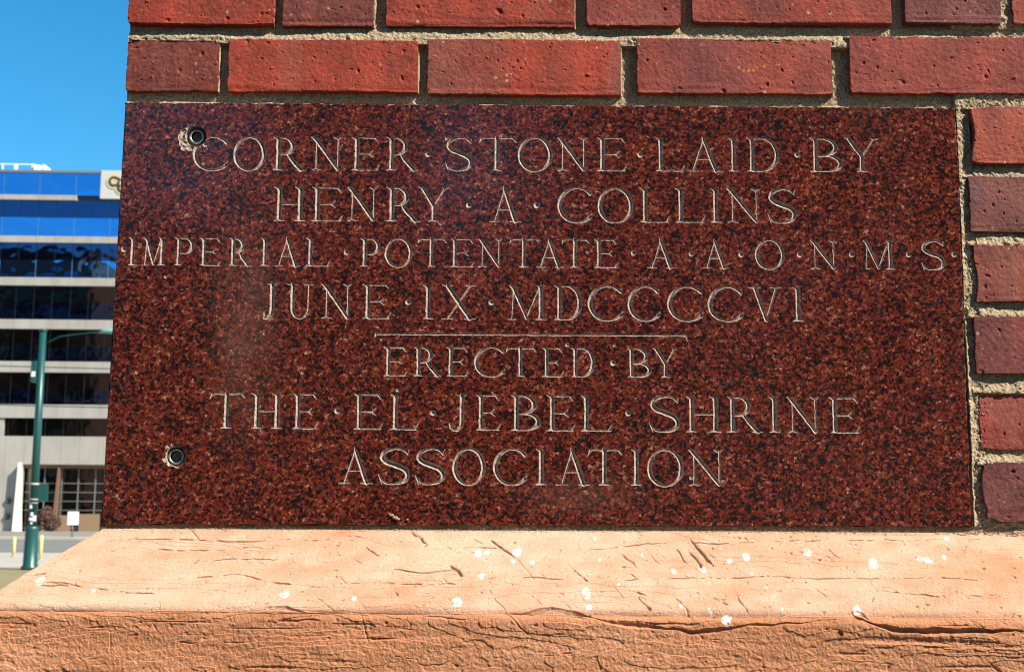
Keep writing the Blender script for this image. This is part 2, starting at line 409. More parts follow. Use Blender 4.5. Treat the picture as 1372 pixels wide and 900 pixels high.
for li, ((ua, ta, ba), (ub, tb, bb), text) in enumerate(LINES, 1):
    for g in text.split():
        c = g[0]
        if c == '.':
            u, w = map(float, g[1:].split('@'))
            p = wall(u + .8, w); r = .0027 if li != 3 else .0025
            carve([p, (p[0] + 1e-5, p[1])], [r, r], li, .9)
            continue
        u0, u1 = map(float, g[1:].split('-'))
        k = ((u0 + u1) / 2 - ua) / (ub - ua)
        tp, bt = ta + k * (tb - ta), ba + k * (bb - ba)
        x0, zb = wall(u0, bt); x1, _ = wall(u1, bt); _, zt = wall((u0 + u1) / 2, tp)
        cap = zt - zb; w = (x1 - x0) / cap
        rj = random.uniform(.96, 1.06)
        for pts, hws in glyph(c, w):
            carve([(x0 + px * cap, zb + pz * cap) for px, pz in pts], [h * cap * rj for h in hws], li)
a, b = wall(504, 447.2), wall(920, 449.5)
carve([a, ((a[0]+b[0])/2, (a[1]+b[1])/2), b], [.0009, .0009, .0009], 8)
carve([a, (a[0] - .0012, a[1] - .0035)], [.0012, .0004], 8)
carve([b, (b[0] + .0008, b[1] - .0045)], [.0012, .0004], 8)

# two drilled holes with chipped rims
HOLES = [((262.5, 182), .0105, [(243.5, 183, 5), (246, 190, 7), (250, 196, 6), (254, 199, 5), (247, 178, 4), (262, 169, 3), (253, 171, 3), (275, 194, 3)]),
         ((235, 611), .0092, [(223.5, 608, 3.6), (222.5, 616, 3.6), (226, 621, 3.2), (230, 595.5, 2.6), (226, 600, 2.8), (237, 623, 2.4)])]
XX, ZZ = np.meshgrid(gx, gz)
ang_n = fnoise((nz, nx), 6, 6, 12) * .0006; ang2 = fnoise((nz, nx), 2.5, 2.5, 13)
HOLE = np.zeros((nz, nx), bool); CHIP = np.zeros((nz, nx), bool)
for (hc, hr, chips) in HOLES:
    p = wall(*hc)
    d = np.hypot(XX - p[0], ZZ - p[1])
    for (u, w, r) in chips:
        q = wall(u, w); rr = r / 1.42 * .001
        cd = rr * .95 - np.hypot(XX - q[0], ZZ - q[1]) + ang_n * 1.3 + ang2 * .0005
        cdep = np.clip(cd * 1.2, 0, .0009) * (1 + .5 * fnoise((nz, nx), 2.5, 2.5, 21)) + .0001
        up = (cd > 0) & (cdep > DEP); DEP[up] = cdep[up]; CHIP |= up
    hd = hr - d + ang_n * .35
    up = hd > 0
    DEP[up] = np.clip(hd[up] * 18, 0.001, .028); HOLE |= up
LID[HOLE | CHIP] = 0
# small bruises in the polish
for (u, w, r) in [(598, 186, 2.2), (531, 532, 2.6), (533, 523, 1.6), (511, 455, 1.4), (1136, 660, 1.6), (1066, 613, 1.8), (1180, 382, 1.2), (183, 499, 1.4), (222, 441, 1.2), (354, 447, 1.8), (413, 650, 1.4), (760, 462, 1.5), (926, 640, 2.4), (405, 500, 1.5), (222, 371, 1.5), (590, 300, 1.5), (823, 463, 1.4)]:
    q = wall(u, w); cd = r / 1.42 * .001 - np.hypot(XX - q[0], ZZ - q[1]) + ang_n * .6
    up = (cd > 0) & (cd * .6 > DEP) & (np.hypot(XX - q[0], ZZ - q[1]) < .004); DEP[up] = cd[up] * .6; CHIP |= up; LID[up] = 0
# worn arris all round
s = (ZZ - ZB_L) / (ZT_L - ZB_L)
xl = XL_B + (XL_T - XL_B) * s; xr = XR_B + (XR_T - XR_B) * s
tt = XX / .82
zt = ZT_L + (ZT_R - ZT_L) * tt; zb = ZB_L + (ZB_R - ZB_L) * tt
edge = np.minimum(np.minimum(XX - xl, xr - XX), np.minimum(zt - ZZ, ZZ - zb))
en = .0007 + np.clip(fnoise((nz, nx), 14, 14, 31), 0, 3) * .0004
ar = np.clip(en - edge, 0, .003) * 1.1
EDGE = (ar > 0)
DEP = np.maximum(DEP, ar)

# tiles with any carving are meshed finely, the flat rest as one quad per tile
near = DEP > 0
tm = near[:-1, :-1].reshape(NTZ, TILE, NTX, TILE).any((1, 3)) | near[1:, 1:].reshape(NTZ, TILE, NTX, TILE).any((1, 3))
cells = np.kron(tm, np.ones((TILE, TILE), bool))
jj, ii = np.nonzero(cells)
fine = np.stack([jj * nx + ii, jj * nx + ii + 1, (jj + 1) * nx + ii + 1, (jj + 1) * nx + ii], 1)
tj, ti = np.nonzero(~tm); tj = tj * TILE; ti = ti * TILE
coarse = np.stack([tj * nx + ti, tj * nx + ti + TILE, (tj + TILE) * nx + ti + TILE, (tj + TILE) * nx + ti], 1)
quads = np.concatenate([fine, coarse])
Df = DEP.ravel()
V = np.stack([np.clip(XX, xl, xr).ravel(), Df, np.clip(ZZ, zb, zt).ravel() + Z0], 1)
lidf = LID.ravel()
qd = Df[quads]; ql = lidf[quads].max(1)
carved = (qd.max(1) > .00012) & (ql > 0) & (np.arange(len(quads)) < len(fine))
rough_q = (HOLE | CHIP).ravel()[quads].any(1)
STONE = empty('cornerstone', (0.41, 0, Z0), 'dark red polished granite block carved with seven lines of capitals, set into the brick corner', 'cornerstone')
def sub(qs, name, mats, midx=None):
    used, inv = np.unique(qs, return_inverse=True)
    return V[used], inv.reshape(qs.shape)
keep = ~carved
v, q = sub(quads[keep], '', None)
mi = rough_q[keep].astype(int)
# sides of the block, one strip round the outline, so that it is a solid with depth
bv = [(XL_B, ZB_L), (XR_B, ZB_R), (XR_T, ZT_R), (XL_T, ZT_L)]
side = []
for (x, z) in bv: side += [(x, .0007, z + Z0), (x, .20, z + Z0)]
nb = len(v); v = np.concatenate([v, np.array(side)])
sq = [[nb + 2*i, nb + 2*((i+1) % 4), nb + 2*((i+1) % 4) + 1, nb + 2*i + 1] for i in range(4)] + [[nb + 1, nb + 3, nb + 5, nb + 7]]
q = np.concatenate([q, np.array(sq)]); mi = np.concatenate([mi, np.zeros(5, int)])
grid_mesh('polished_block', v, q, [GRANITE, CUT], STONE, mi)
WORDS = ['widest spaced top line of carved capitals', 'second line of carved capitals, a name', 'longest carved line with single letters between dots', 'carved date line in Roman numerals',
         'short carved line of small capitals under the rule', 'line of large carved capitals above the last one', 'single long carved word at the bottom', 'thin carved rule between the two halves of the text']
for k in range(1, 9):
    qs = quads[carved & (ql == k)]
    v, q = sub(qs, '', None)
    o = grid_mesh('carved_rule' if k == 8 else 'carved_lettering', v, q, CUT, STONE)
    o['label'] = WORDS[k - 1]
STEEL = mat('dull_steel', (.42, .45, .45), .36, .9)
PIT = mat('bore_shade_black', (.004, .004, .004), 1.0, spec=0.0)  # the hollow's shade put into the colour, near black inside the sleeve
for k, (hc, hr, chips) in enumerate(HOLES):
    p = wall(*hc); mb = MB()
    ro, ri = (.0075, .0053) if k == 0 else (.0078, .0056)
    prof = [(ro, .022), (ro, .0042), (ro - .0005, .0034), ((ro + ri) / 2, .0030), (ri + .0003, .0033), (ri, .0038)]
    rings = [[mb.bm.verts.new((p[0] + r * math.cos(t), y, p[1] + Z0 + r * math.sin(t))) for t in [2 * math.pi * i / 40 for i in range(40)]] for r, y in prof]
    for a, b in zip(rings, rings[1:]):
        for i in range(40): mb.bm.faces.new((a[i], a[(i+1) % 40], b[(i+1) % 40], b[i])).smooth = True
    o = mb.build('anchor_sleeve', STEEL, STONE)
    o['label'] = 'steel sleeve in the drilled hole ' + ('beside the first letter' if k == 0 else 'near the lower left corner')
    mb = MB(); r2 = ri - .00005
    tb0, tb1 = [[mb.bm.verts.new((p[0] + r2 * math.cos(t), yy_, p[1] + Z0 + r2 * math.sin(t))) for t in [2 * math.pi * i / 40 for i in range(40)]] for yy_ in (.0037, .0215)]
    for i in range(40): mb.bm.faces.new((tb0[i], tb0[(i+1) % 40], tb1[(i+1) % 40], tb1[i]))
    ring = [mb.bm.verts.new((p[0] + ri * math.cos(t), .0215, p[1] + Z0 + ri * math.sin(t))) for t in [2 * math.pi * i / 40 for i in range(40)]]
    mb.bm.faces.new(ring); mb.build('threaded_bore', PIT, o)

# ------------------------------------------------------------------ brickwork
WALL = empty('brick_wall', (1.5, 0, 0), 'red brick corner wall with pale recessed mortar framing the granite block', 'brick wall')
def lin(c): return tuple(((v / 255 + .055) / 1.055) ** 2.4 if v > 10 else v / 3295 for v in c)
# photograph extents (left, right, top, bottom), colour as it shows in the sun
BR = [(174, 368, -38, 33.5, (176, 56, 40)), (379.5, 501.5, -38, 36, (150, 60, 52)), (517, 770.5, -38, 36.5, (178, 60, 44)), (787, 910, -38, 34, (158, 64, 62)), (926.6, 1194, -38, 31.5, (166, 60, 50)), (1211.6, 1339, -38, 31.5, (120, 62, 66)), (1356, 1600, -38, 31, (190, 80, 55)),
      (169.5, 292.8, 49, 121.8, (128, 52, 48)), (305.5, 560.5, 53.2, 123.2, (182, 60, 42)), (573, 832.3, 53.3, 126.8, (186, 62, 46)), (853, 1115, 51.5, 126, (172, 66, 58)), (1139, 1400, 49.8, 125, (162, 64, 60)),
      (1296, 1440, 144, 220.5, (178, 78, 66)), (1298, 1560, 235.5, 312, (126, 70, 70)), (1304.5, 1445, 326, 406, (172, 72, 58)), (1305.5, 1560, 423, 501, (138, 56, 54)), (1311, 1450, 523, 603, (178, 66, 56)), (1317.5, 1560, 620, 697.5, (124, 56, 54))]
rects = []; bverts, bquads, btint, off = [], [], [], 0
BC = .0007
FEAT = [(693, 83, 5), (1175, 92, 6), (1196, 97, 5), (1157, 85, 3.5), (1062, 111, 5), (330, 56, 6), (540, 69, 5), (480, 96, 4), (538, 105, 5), (366, 115, 4), (1255, 115, 4), (1320, 103, 5), (240, 94, 5), (270, 72, 5), (1320, 384, 5), (1342, 357, 3), (560, 10, 4), (700, 22, 4), (1240, 20, 4), (1330, 275, 3.5), (969, 122, 6)]
def brick_patch(x0, x1, z0, z1, col, seed, yback=.09, ragged=0.0):
    global off
    pad = .0022
    n_x = int((x1 - x0 + 2 * pad) / BC) + 1; n_z = int((z1 - z0 + 2 * pad) / BC) + 1
    X, Z = np.meshgrid(np.linspace(x0 - pad, x1 + pad, n_x), np.linspace(z0 - pad, z1 + pad, n_z))
    hx, hz = (x1 - x0) / 2, (z1 - z0) / 2; r = .0022
    ax = np.abs(X - (x0 + x1) / 2) - hx + r; az = np.abs(Z - (z0 + z1) / 2) - hz + r
    sd = r - np.hypot(np.maximum(ax, 0), np.maximum(az, 0)) - np.minimum(np.maximum(ax, az), 0)   # > 0 inside
    w = fnoise(X.shape, 40, 40, seed) * .00022 + fnoise(X.shape, 5, 5, seed + 1) * .00016 + fnoise(X.shape, 2, 2, seed + 13) * .0001
    w -= np.clip(fnoise(X.shape, 9, 7, seed + 2) - 1.7, 0, 3) * .0010       # nibbled edges
    if ragged: w -= ragged * np.exp(-((X - x0) / .010) ** 2) * np.clip(1 + fnoise(X.shape, 16, 16, seed + 3), 0, 3)
    sd = sd + w
    e = np.clip(sd / .0007, 0, 1); y = .0005 * (1 - np.sqrt(1 - (1 - e) ** 2))
    y = y + fnoise(X.shape, 60, 30, seed + 4) * .00035 + fnoise(X.shape, 7, 7, seed + 5) * .00009 + fnoise(X.shape, 1.6, 1.6, seed + 6) * .00010
    pit = np.clip(fnoise(X.shape, 2.4, 2.4, seed + 7) - 2.6, 0, 2) + .7 * np.clip(fnoise(X.shape, 4.5, 3.2, seed + 8) - 2.5, 0, 2)
    y = y + np.minimum(pit * .0016, .0018) + np.clip(fnoise(X.shape, 1.4, 1.4, seed + 14) - 1.9, 0, 2) * .0006
    y = y - np.clip(fnoise(X.shape, 2.6, 2.2, seed + 9) - 2.5, 0, 2) * .0009
    bk = fnoise(X.shape, 30, 2.2, seed + 10) * np.exp(-(Z - z0) / .006); y = y + np.clip(bk, -.3, 2) * .0005
    for (fu, fw, fr_) in FEAT:
        fx_, fz_ = wall(fu, fw)
        if x0 < fx_ < x1 and z0 < fz_ < z1:
            fd = np.hypot(X - fx_, (Z - fz_) * .8) + fnoise(X.shape, 2.5, 2.5, seed + 18) * .0004
            y = y + np.clip(1 - fd / (fr_ * .00042), 0, 1) ** .7 * .0013
    y = np.where(sd > 0, y, .016 + (-sd) * 3)
    y = np.minimum(y, .02)
    idx = np.arange(n_x * n_z).reshape(n_z, n_x)
    q = np.stack([idx[:-1, :-1], idx[:-1, 1:], idx[1:, 1:], idx[1:, :-1]], -1).reshape(-1, 4)
    bverts.append(np.stack([X.ravel(), y.ravel(), Z.ravel() + Z0], 1)); bquads.append(q + off)
    base = np.array(lin(col)) * np.array([.68, .82, .64])
    pch = sstep(.2, 1.6, fnoise(X.shape, 45, 30, seed + 11))[..., None]
    t = base * (1 - pch) + base * np.array([.72, .95, 1.25]) * pch
    t = t * (1 + .12 * np.clip(fnoise(X.shape, 14, 14, seed + 12), -2, 2) + .07 * fnoise(X.shape, 5, 30, seed + 15))[..., None]
    spk = .7 * sstep(2.45, 2.9, fnoise(X.shape, 1.3, 1.3, seed + 16))[..., None]; t = t * (1 - spk) + np.array([.42, .30, .22]) * spk
    sheen_or_dust = np.clip(.22 * sstep(.5, 2.2, fnoise(X.shape, 22, 30, seed + 17)), 0, 1)[..., None]; t = t * (1 - sheen_or_dust) + np.array([.30, .16, .11]) * sheen_or_dust
    for (fu, fw) in ((990, 91), (996, 94), (1003, 95), (1009, 94), (1016, 91), (1024, 89), (1040, 87), (1043, 88)):   # faint orange crayon
        fx_, fz_ = wall(fu, fw); m_ = (.8 * sstep(.0016, .0008, np.hypot(X - fx_, Z - fz_) + fnoise(X.shape, 1.5, 1.5, 777) * .0004))[..., None]
        t = t * (1 - m_) + np.array([.55, .22, .02]) * m_
    btint.append(t.reshape(-1, 3)); off += n_x * n_z
for i, (u0, u1, w0, w1, col) in enumerate(BR):
    um = min((u0 + u1) / 2, 1340); wm = (w0 + w1) / 2
    x0 = wall(u0, wm)[0]; x1 = wall(u1, wm)[0]
    z1 = wall(um, w0)[1]; z0 = wall(um, w1)[1]
    rects.append((x0, x1, z0, z1))
    brick_patch(x0, x1, z0, z1, col, 100 + 40 * i, ragged=(.0042 if i in (12,) else .0012 if i > 12 else 0))
BRICKS_FACE = (np.concatenate(bverts), np.concatenate(bquads), np.concatenate(btint))
# the rest of the brickwork: plain bevelled bricks beyond the frame and on the return face
vb, qb, tb_ = [], [], []
def plain(x0, x1, y0, y1, z0, z1):
    global vb, qb, tb_
    c = [(150, 58, 46), (176, 62, 46), (128, 54, 50), (168, 64, 54)][random.randrange(4)]
    col = np.array(lin(c)) * .61 * random.uniform(.85, 1.12)
    b = .0015; k = len(vb)
    for s_, (bx, by, bz) in ((0, (0, b, b)), (1, (b, 0, b)), (2, (b, b, 0))):
        for dx in (0, 1):
            for dy in (0, 1):
                for dz in (0, 1):
                    vb.append((x0 + bx if dx == 0 else x1 - bx, y0 + by if dy == 0 else y1 - by, z0 + bz if dz == 0 else z1 - bz)); tb_.append(col)
    I = lambda s_, dx, dy, dz: k + s_ * 8 + dx * 4 + dy * 2 + dz
    for d in (0, 1):
        qb.append([I(0, d, 0, 0), I(0, d, 1, 0), I(0, d, 1, 1), I(0, d, 0, 1)])
        qb.append([I(1, 0, d, 0), I(1, 1, d, 0), I(1, 1, d, 1), I(1, 0, d, 1)])
        qb.append([I(2, 0, 0, d), I(2, 1, 0, d), I(2, 1, 1, d), I(2, 0, 1, d)])
        for e in (0, 1):
            qb.append([I(0, d, e, 0), I(0, d, e, 1), I(1, d, e, 1), I(1, d, e, 0)])
            qb.append([I(0, d, 0, e), I(0, d, 1, e), I(2, d, 1, e), I(2, d, 0, e)])
            qb.append([I(1, 0, d, e), I(1, 1, d, e), I(2, 1, d, e), I(2, 0, d, e)])
J = .0115
for (x0, x1, z0, z1) in rects[:7]: pass
zrow = [(rects[12 + k][2], rects[12 + k][3], rects[12 + k][1]) for k in range(6)]
zr = [(min(r[2] for r in rects[7:12]), max(r[3] for r in rects[7:12]), rects[11][1]), (rects[2][2], rects[2][3], rects[6][1])]
z = zr[1][1] + J
for k in range(20): zr.append((z, z + .0565, None)); z += .0565 + J
for k, (z0, z1, xs) in enumerate(zrow + zr):
    x = (xs + J) if xs else (.0 if k % 2 else -.0)
    first = xs is None
    while x < 3.0:
        L = .203 if not (first and k % 2) else .0975
        first = False
        plain(x, min(x + L, 3.0), 0.0003, .095, z0 + Z0, z1 + Z0); x += L + J
# return face on the left (faces -x)
zs = [(a, b) for a, b, _ in zr] + [(-.001 + k * .0685, -.001 + k * .0685 + .057) for k in range(6)]
for k, (z0, z1) in enumerate(zs):
    y = .1065 if k % 2 else .215
    if k == 0 or k == 1: plain(.0012, .096, .022, y - J, z0 + Z0, z1 + Z0)
    if k >= len(zr): y = .2115
    while y < 4.0:
        plain(.0004, .095, y, min(y + .203, 4.0), z0 + Z0, z1 + Z0); y += .203 + J
n0 = len(BRICKS_FACE[0])
grid_mesh('brickwork', np.concatenate([BRICKS_FACE[0], np.array(vb)]), np.concatenate([BRICKS_FACE[1], np.array(qb) + n0]), BRICK, WALL,
          attrs={'tint': np.concatenate([BRICKS_FACE[2], np.array(tb_)])})

# ------------------------------------------------------------------ mortar: one rough sheet between bricks and stone, then the core behind
MC = .0006
mx = np.arange(.0012, .93, MC); mz = np.arange(-.0065, .556, MC)
MX, MZ = np.meshgrid(mx, mz)
sd = np.full(MX.shape, 1.0, np.float32); below = np.full(MX.shape, 1.0, np.float32)
rr = rects + [(XL_B, (XR_T + XR_B) / 2, 0, .4097)]
for (x0, x1, z0, z1) in rr:
    ax = np.maximum(x0 - MX, MX - x1); az = np.maximum(z0 - MZ, MZ - z1)
    d = np.hypot(np.maximum(ax, 0), np.maximum(az, 0)) + np.minimum(np.maximum(ax, az), 0)
    sd = np.minimum(sd, d)
    up = np.where((MX > x0 - .004) & (MX < x1 + .004) & (MZ > z1 - .002), MZ - z1, 1.0); below = np.minimum(below, up)
    rt = np.where((MZ > z0) & (MZ < z1) & (MX > x1 - .002), MX - x1, 1.0); below = np.minimum(below, np.abs(rt) * 1.6)
base = np.where(MX > .8215, .0037, .0080) + fnoise(MX.shape, 40, 20, 51) * .0006
jz = (rects[8][3] + rects[2][2]) / 2                         # the bed between the two courses was struck sloping outward
in1 = (MZ > rects[8][3] - .004) & (MZ < rects[2][2] + .004)
h = np.clip((MZ - rects[8][3]) / (rects[2][2] - rects[8][3]), 0, 1)
lowk = np.clip(1.1 + .35 * fnoise(MX.shape, 60, 60, 52), .25, 1.6)
base = np.where(in1, np.where(h < .62 * lowk, .0009 + .0046 * (h / (.62 * lowk)) ** 1.3, .0062), base)
rc = MX > .8215                                               # crumbly bed joints beside the stone
zc = [(rects[12 + k][2] + rects[13 + k][3]) / 2 for k in range(5)]
for k in range(5):
    b = rects[13 + k][3]; t = rects[12 + k][2]
    inb = rc & (MZ > b - .003) & (MZ < t + .003) & (MX > .828); hh = np.clip((MZ - b) / (t - b), 0, 1)
    lk = np.clip(1.0 + .4 * fnoise(MX.shape, 18, 18, 60 + k), .3, 1.7)
    base = np.where(inb, .0010 + .0052 * np.clip(hh / (.75 * lk), 0, 1) ** 1.2, base)
vj = rc & (MX < .836) & (MZ < .4105)                                         # the perpend beside the stone, smeared against its edge
sm = np.clip((MX - .8205) / (.0070 * np.clip(.85 + .6 * fnoise(MX.shape, 14, 30, 71), .2, 2.0)), 0, 1)
base = np.where(vj, .0004 + .0034 * sm ** 1.1, base)
fl = np.clip(below / (.0021 * np.clip(1 + .45 * fnoise(MX.shape, 12, 12, 53), .3, 2)), 0, 1)
y = .0007 + (base - .0007) * fl ** .8
bot = MZ < .0006                                              # bed under the stone and bricks
y = np.where(bot, .0052 + fnoise(MX.shape, 12, 6, 54) * .0006, y)
grit = fnoise(MX.shape, 1.3, 1.3, 55) * .00022 + fnoise(MX.shape, 3, 3, 56) * .0003 + np.clip(fnoise(MX.shape, 2.0, 2.0, 57) - 1.6, 0, 2) * -.0006
y = np.maximum(y + grit * np.where(rc, 1.5, 1.0), -.0002)
idx = np.arange(MX.size).reshape(MX.shape)
q = np.stack([idx[:-1, :-1], idx[:-1, 1:], idx[1:, 1:], idx[1:, :-1]], -1).reshape(-1, 4)
q = q[(sd.ravel()[q] > -.0035).any(1)]
used, inv = np.unique(q, return_inverse=True)
mv = np.stack([MX.ravel(), y.ravel(), MZ.ravel() + Z0], 1)[used]; mq = inv.reshape(q.shape)
cb = [(.0022, .0085, -.006), (2.998, .0085, -.006), (2.998, 3.99, -.006), (.0022, 3.99, -.006)]
cz = z
cv = [(a, b, c + Z0) for a, b, c in cb] + [(a, b, cz + Z0) for a, b, c in cb]
cq = [[0, 3, 2, 1], [4, 5, 6, 7], [0, 1, 5, 4], [1, 2, 6, 5], [2, 3, 7, 6], [3, 0, 4, 7]]
# crumbs of mortar along the foot of the stone
crv, crq = [], []
def crumb(x, y_, z_, r, flat=1.0):
    k = len(crv); n1, n2 = 6, 5
    jit = [[random.uniform(.7, 1.25) for _ in range(n1)] for _ in range(n2)]
    for j in range(n2):
        ph = math.pi * j / (n2 - 1)
        for i in range(n1):
            t = 2 * math.pi * i / n1; rr_ = r * jit[j][i] * math.sin(ph)
            crv.append((x + rr_ * math.cos(t) * flat, y_ + rr_ * math.sin(t), z_ + r * .8 * math.cos(ph)))
    for j in range(n2 - 1):
        for i in range(n1): crq.append([k + j*n1 + i, k + j*n1 + (i+1) % n1, k + (j+1)*n1 + (i+1) % n1, k + (j+1)*n1 + i])
for _ in range(1100):
    x = random.random() ** .8 * .94; r = random.uniform(.00025, .0006) * (1.5 if x > .8 else 1)
    crumb(x, random.uniform(-.0035, .001), Z0 - .0046 + random.uniform(-.0006, .0004), r)
for (u, w, r) in [(525, 690, 2.2), (529, 693, 2.6), (533, 695, 2.2), (546, 696, 1.2), (522, 688, 1.2)]:
    x, z_ = wall(u, w); crumb(x, -.0008, z_ + Z0, r * .0007, 1.5)
for _ in range(500):                                          # loose grains on the ragged joint beside the stone
    x = random.uniform(.823, .842); z_ = random.uniform(.0, .41)
    crumb(x, random.uniform(.002, .0055), z_ + Z0, random.uniform(.0004, .0011))
m0 = len(mv); m1 = m0 + 8
grid_mesh('mortar', np.concatenate([mv, np.array(cv), np.array(crv)]), np.concatenate([mq, np.array(cq) + m0, np.array(crq) + m1]), MORTAR, WALL)

# ------------------------------------------------------------------ sandstone water table under the stone
P_OUT = .086
LC = .0005
Q = .0008 / LC
xe = 1.02
nu = int((xe + P_OUT) / LC)
SLEN = math.hypot(P_OUT, .075); FLEN = .085; R_ = .004
ns = int((SLEN + FLEN) / LC)
U, S = np.meshgrid(np.linspace(0, 1, nu), np.linspace(-.012, SLEN + FLEN, ns))
qout = np.clip(S / SLEN, -.2, 1) * P_OUT
X = -np.clip(qout, 0, None) + U * (xe + np.clip(qout, 0, None))
hx = .0672 + .0055 * np.clip((X + .08) / .95, 0, 1.1)
Zb = np.where(S < 0, 0, -np.clip(S / SLEN, 0, 1) * hx - np.clip(S - SLEN, 0, None)) - .0052
Yb = np.where(S < 0, -S, -np.clip(S / SLEN, 0, 1) * P_OUT)
# outward normal: slope normal blending into the fascia normal across a soft arris
k = sstep(SLEN - .005, SLEN + .005, S)
nrm_y = -(.66 + (.34) * k); nrm_z = .75 * (1 - k)
nl = np.hypot(nrm_y, nrm_z); nrm_y /= nl; nrm_z /= nl
rnd = -.0030 * np.exp(-((S - SLEN) / .0045) ** 2) * (1 + .4 * fnoise(X.shape, 30 * Q, 30 * Q, 81))
H = rnd
fas = sstep(SLEN - .002, SLEN + .006, S)
H = H + fnoise(X.shape, 120 * Q, 22 * Q, 82) * .0006 + fnoise(X.shape, 40 * Q, 7 * Q, 83) * .00022
bed = fnoise(X.shape, 30 * Q, 1.6 * Q, 284); bed2 = fnoise(X.shape, 70 * Q, 2.6 * Q, 85)
patchy = sstep(-.2, 1.0, fnoise(X.shape, 60 * Q, 24 * Q, 86))
H = H - np.clip(bed - 1.3, 0, 2) * .0008 * patchy * (.35 + 1.0 * fas) - np.clip(bed2 - 1.4, 0, 2) * .0008 * patchy * (.3 + 1.0 * fas)
H = H + fnoise(X.shape, 2.2 * Q, 1.8 * Q, 87) * (.00007 + .00003 * fas) + fnoise(X.shape, 1.0 * Q, .9 * Q, 88) * (.00006 + .00008 * fas) + fnoise(X.shape, 9 * Q, 2.0 * Q, 89) * (.00007 + .00008 * fas)
H = H - np.clip(fnoise(X.shape, 1.7 * Q, 1.2 * Q, 90) - 1.8, 0, 2) * (.0009 - .0001 * fas)
hair = fnoise(X.shape, 22 * Q, .7 * Q, 180); H = H - np.clip(hair - 1.5, 0, 1.5) * (.0004 + .0005 * fas) * sstep(-.3, .8, fnoise(X.shape, 40 * Q, 14 * Q, 181))
# the stone comes away in thin beds: ragged low steps
ter = fnoise(X.shape, 75 * Q, 11 * Q, 182) * 1.5 + fnoise(X.shape, 9 * Q, 4 * Q, 183) * .16 + fnoise(X.shape, 3 * Q, 1.5 * Q, 184) * .05
fr = ter - np.floor(ter); H = H + (np.floor(ter) + sstep(.0, .035, fr)) * .00045 * (.8 + .5 * fas)
nS = np.array([0, -.075, .0 + .0]);  # (slope plane helper)
def to_ledge(u, w):             # photograph -> (x, s) on the slope or on the fascia
    hloc = .0755
    nn = np.array([0, -hloc, P_OUT]); d0 = nn @ np.array([0, 0, Z0 - .0052])
    for _ in range(2):
        p = onplane(u, w, nn, d0); hloc = .0672 + .0055 * min(max((p[0] + .08) / .95, 0), 1.1)
        nn = np.array([0, -hloc, P_OUT]); d0 = nn @ np.array([0, 0, Z0 - .0052])
    s_ = -p[1] / P_OUT * SLEN
    if s_ <= SLEN: return p[0], s_
    p = onplane(u, w, (0, 1, 0), -P_OUT)
    return p[0], SLEN + max(0, (Z0 - .0052 - hloc) - p[2])
segn = fnoise(X.shape, 3 * Q, 3 * Q, 91) * .00035 + fnoise(X.shape, 7 * Q, 7 * Q, 93) * .0006 + fnoise(X.shape, 20 * Q, 20 * Q, 92) * .0009
segx = fnoise(X.shape, 3 * Q, 3 * Q, 191) * .00035 + fnoise(X.shape, 7 * Q, 7 * Q, 193) * .0006
wmod = np.clip(1.1 + .4 * fnoise(X.shape, 9 * Q, 9 * Q, 194), .45, 2)
PSUM = []
H0 = H.copy()
def crack(pts, wid, dep, lip=0.0, chisel=0):
    global H
    P = [np.array(to_ledge(u, w)) for u, w in pts]
    for i, (a, b) in enumerate(zip(P[:-1], P[1:])):
        m = .006 + wid
        lo = np.minimum(a, b) - m; hi = np.maximum(a, b) + m
        rows = np.nonzero((S[:, 0] > lo[1]) & (S[:, 0] < hi[1]))[0]
        if not len(rows): continue
        j0, j1 = rows[0], rows[-1] + 1
        Xr = X[j0:j1]; cols = np.nonzero(((Xr > lo[0]) & (Xr < hi[0])).any(0))[0]
        if not len(cols): continue
        i0, i1 = cols[0], cols[-1] + 1
        x = X[j0:j1, i0:i1]; s_ = S[j0:j1, i0:i1]; d = b - a
        t = np.clip(((x - a[0]) * d[0] + (s_ - a[1]) * d[1]) / (d @ d + 1e-12), 0, 1)
        n_ = segn[j0:j1, i0:i1]
        wx = segx[j0:j1, i0:i1]; wm_ = wmod[j0:j1, i0:i1]
        dx, ds = x - a[0] - t * d[0] + wx * .8, s_ - a[1] - t * d[1] + n_ * .8
        dist = np.hypot(dx, ds)
        g0 = (i + t) / (len(P) - 1)                       # 0..1 along the whole crack
        tap = np.clip(5 * np.minimum(g0 + .04, 1.04 - g0), .1, 1) * wm_
        g = np.clip(1 - dist / (wid * tap + 1e-6), 0, 1) ** .45 * dep * np.clip(tap, 0, 1.15)
        if chisel:                                         # one flank broken away in a long ramp
            nn_ = (dx * d[1] - ds * d[0]) / (math.hypot(*d) + 1e-9) * chisel
            g = np.maximum(g, np.where(nn_ > 0, np.clip(1 - nn_ / (wid * 2.2 * tap + 1e-6), 0, 1) ** 1.6 * dep * .5 * np.clip(tap, 0, 1), 0) * (dist < wid * 3.4))
        hh = H[j0:j1, i0:i1]; b0 = H0[j0:j1, i0:i1]; np.minimum(hh, b0 - g, out=hh, where=g > 0)
        if lip:
            side_ = np.where(ds > 0, 1.0, 0.0); hh -= lip * side_ * np.exp(-np.abs(ds) / .004) * (dist < m) * np.clip(8 * np.minimum(t, 1 - t), 0, 1)
w1, d1 = .00055, .0019
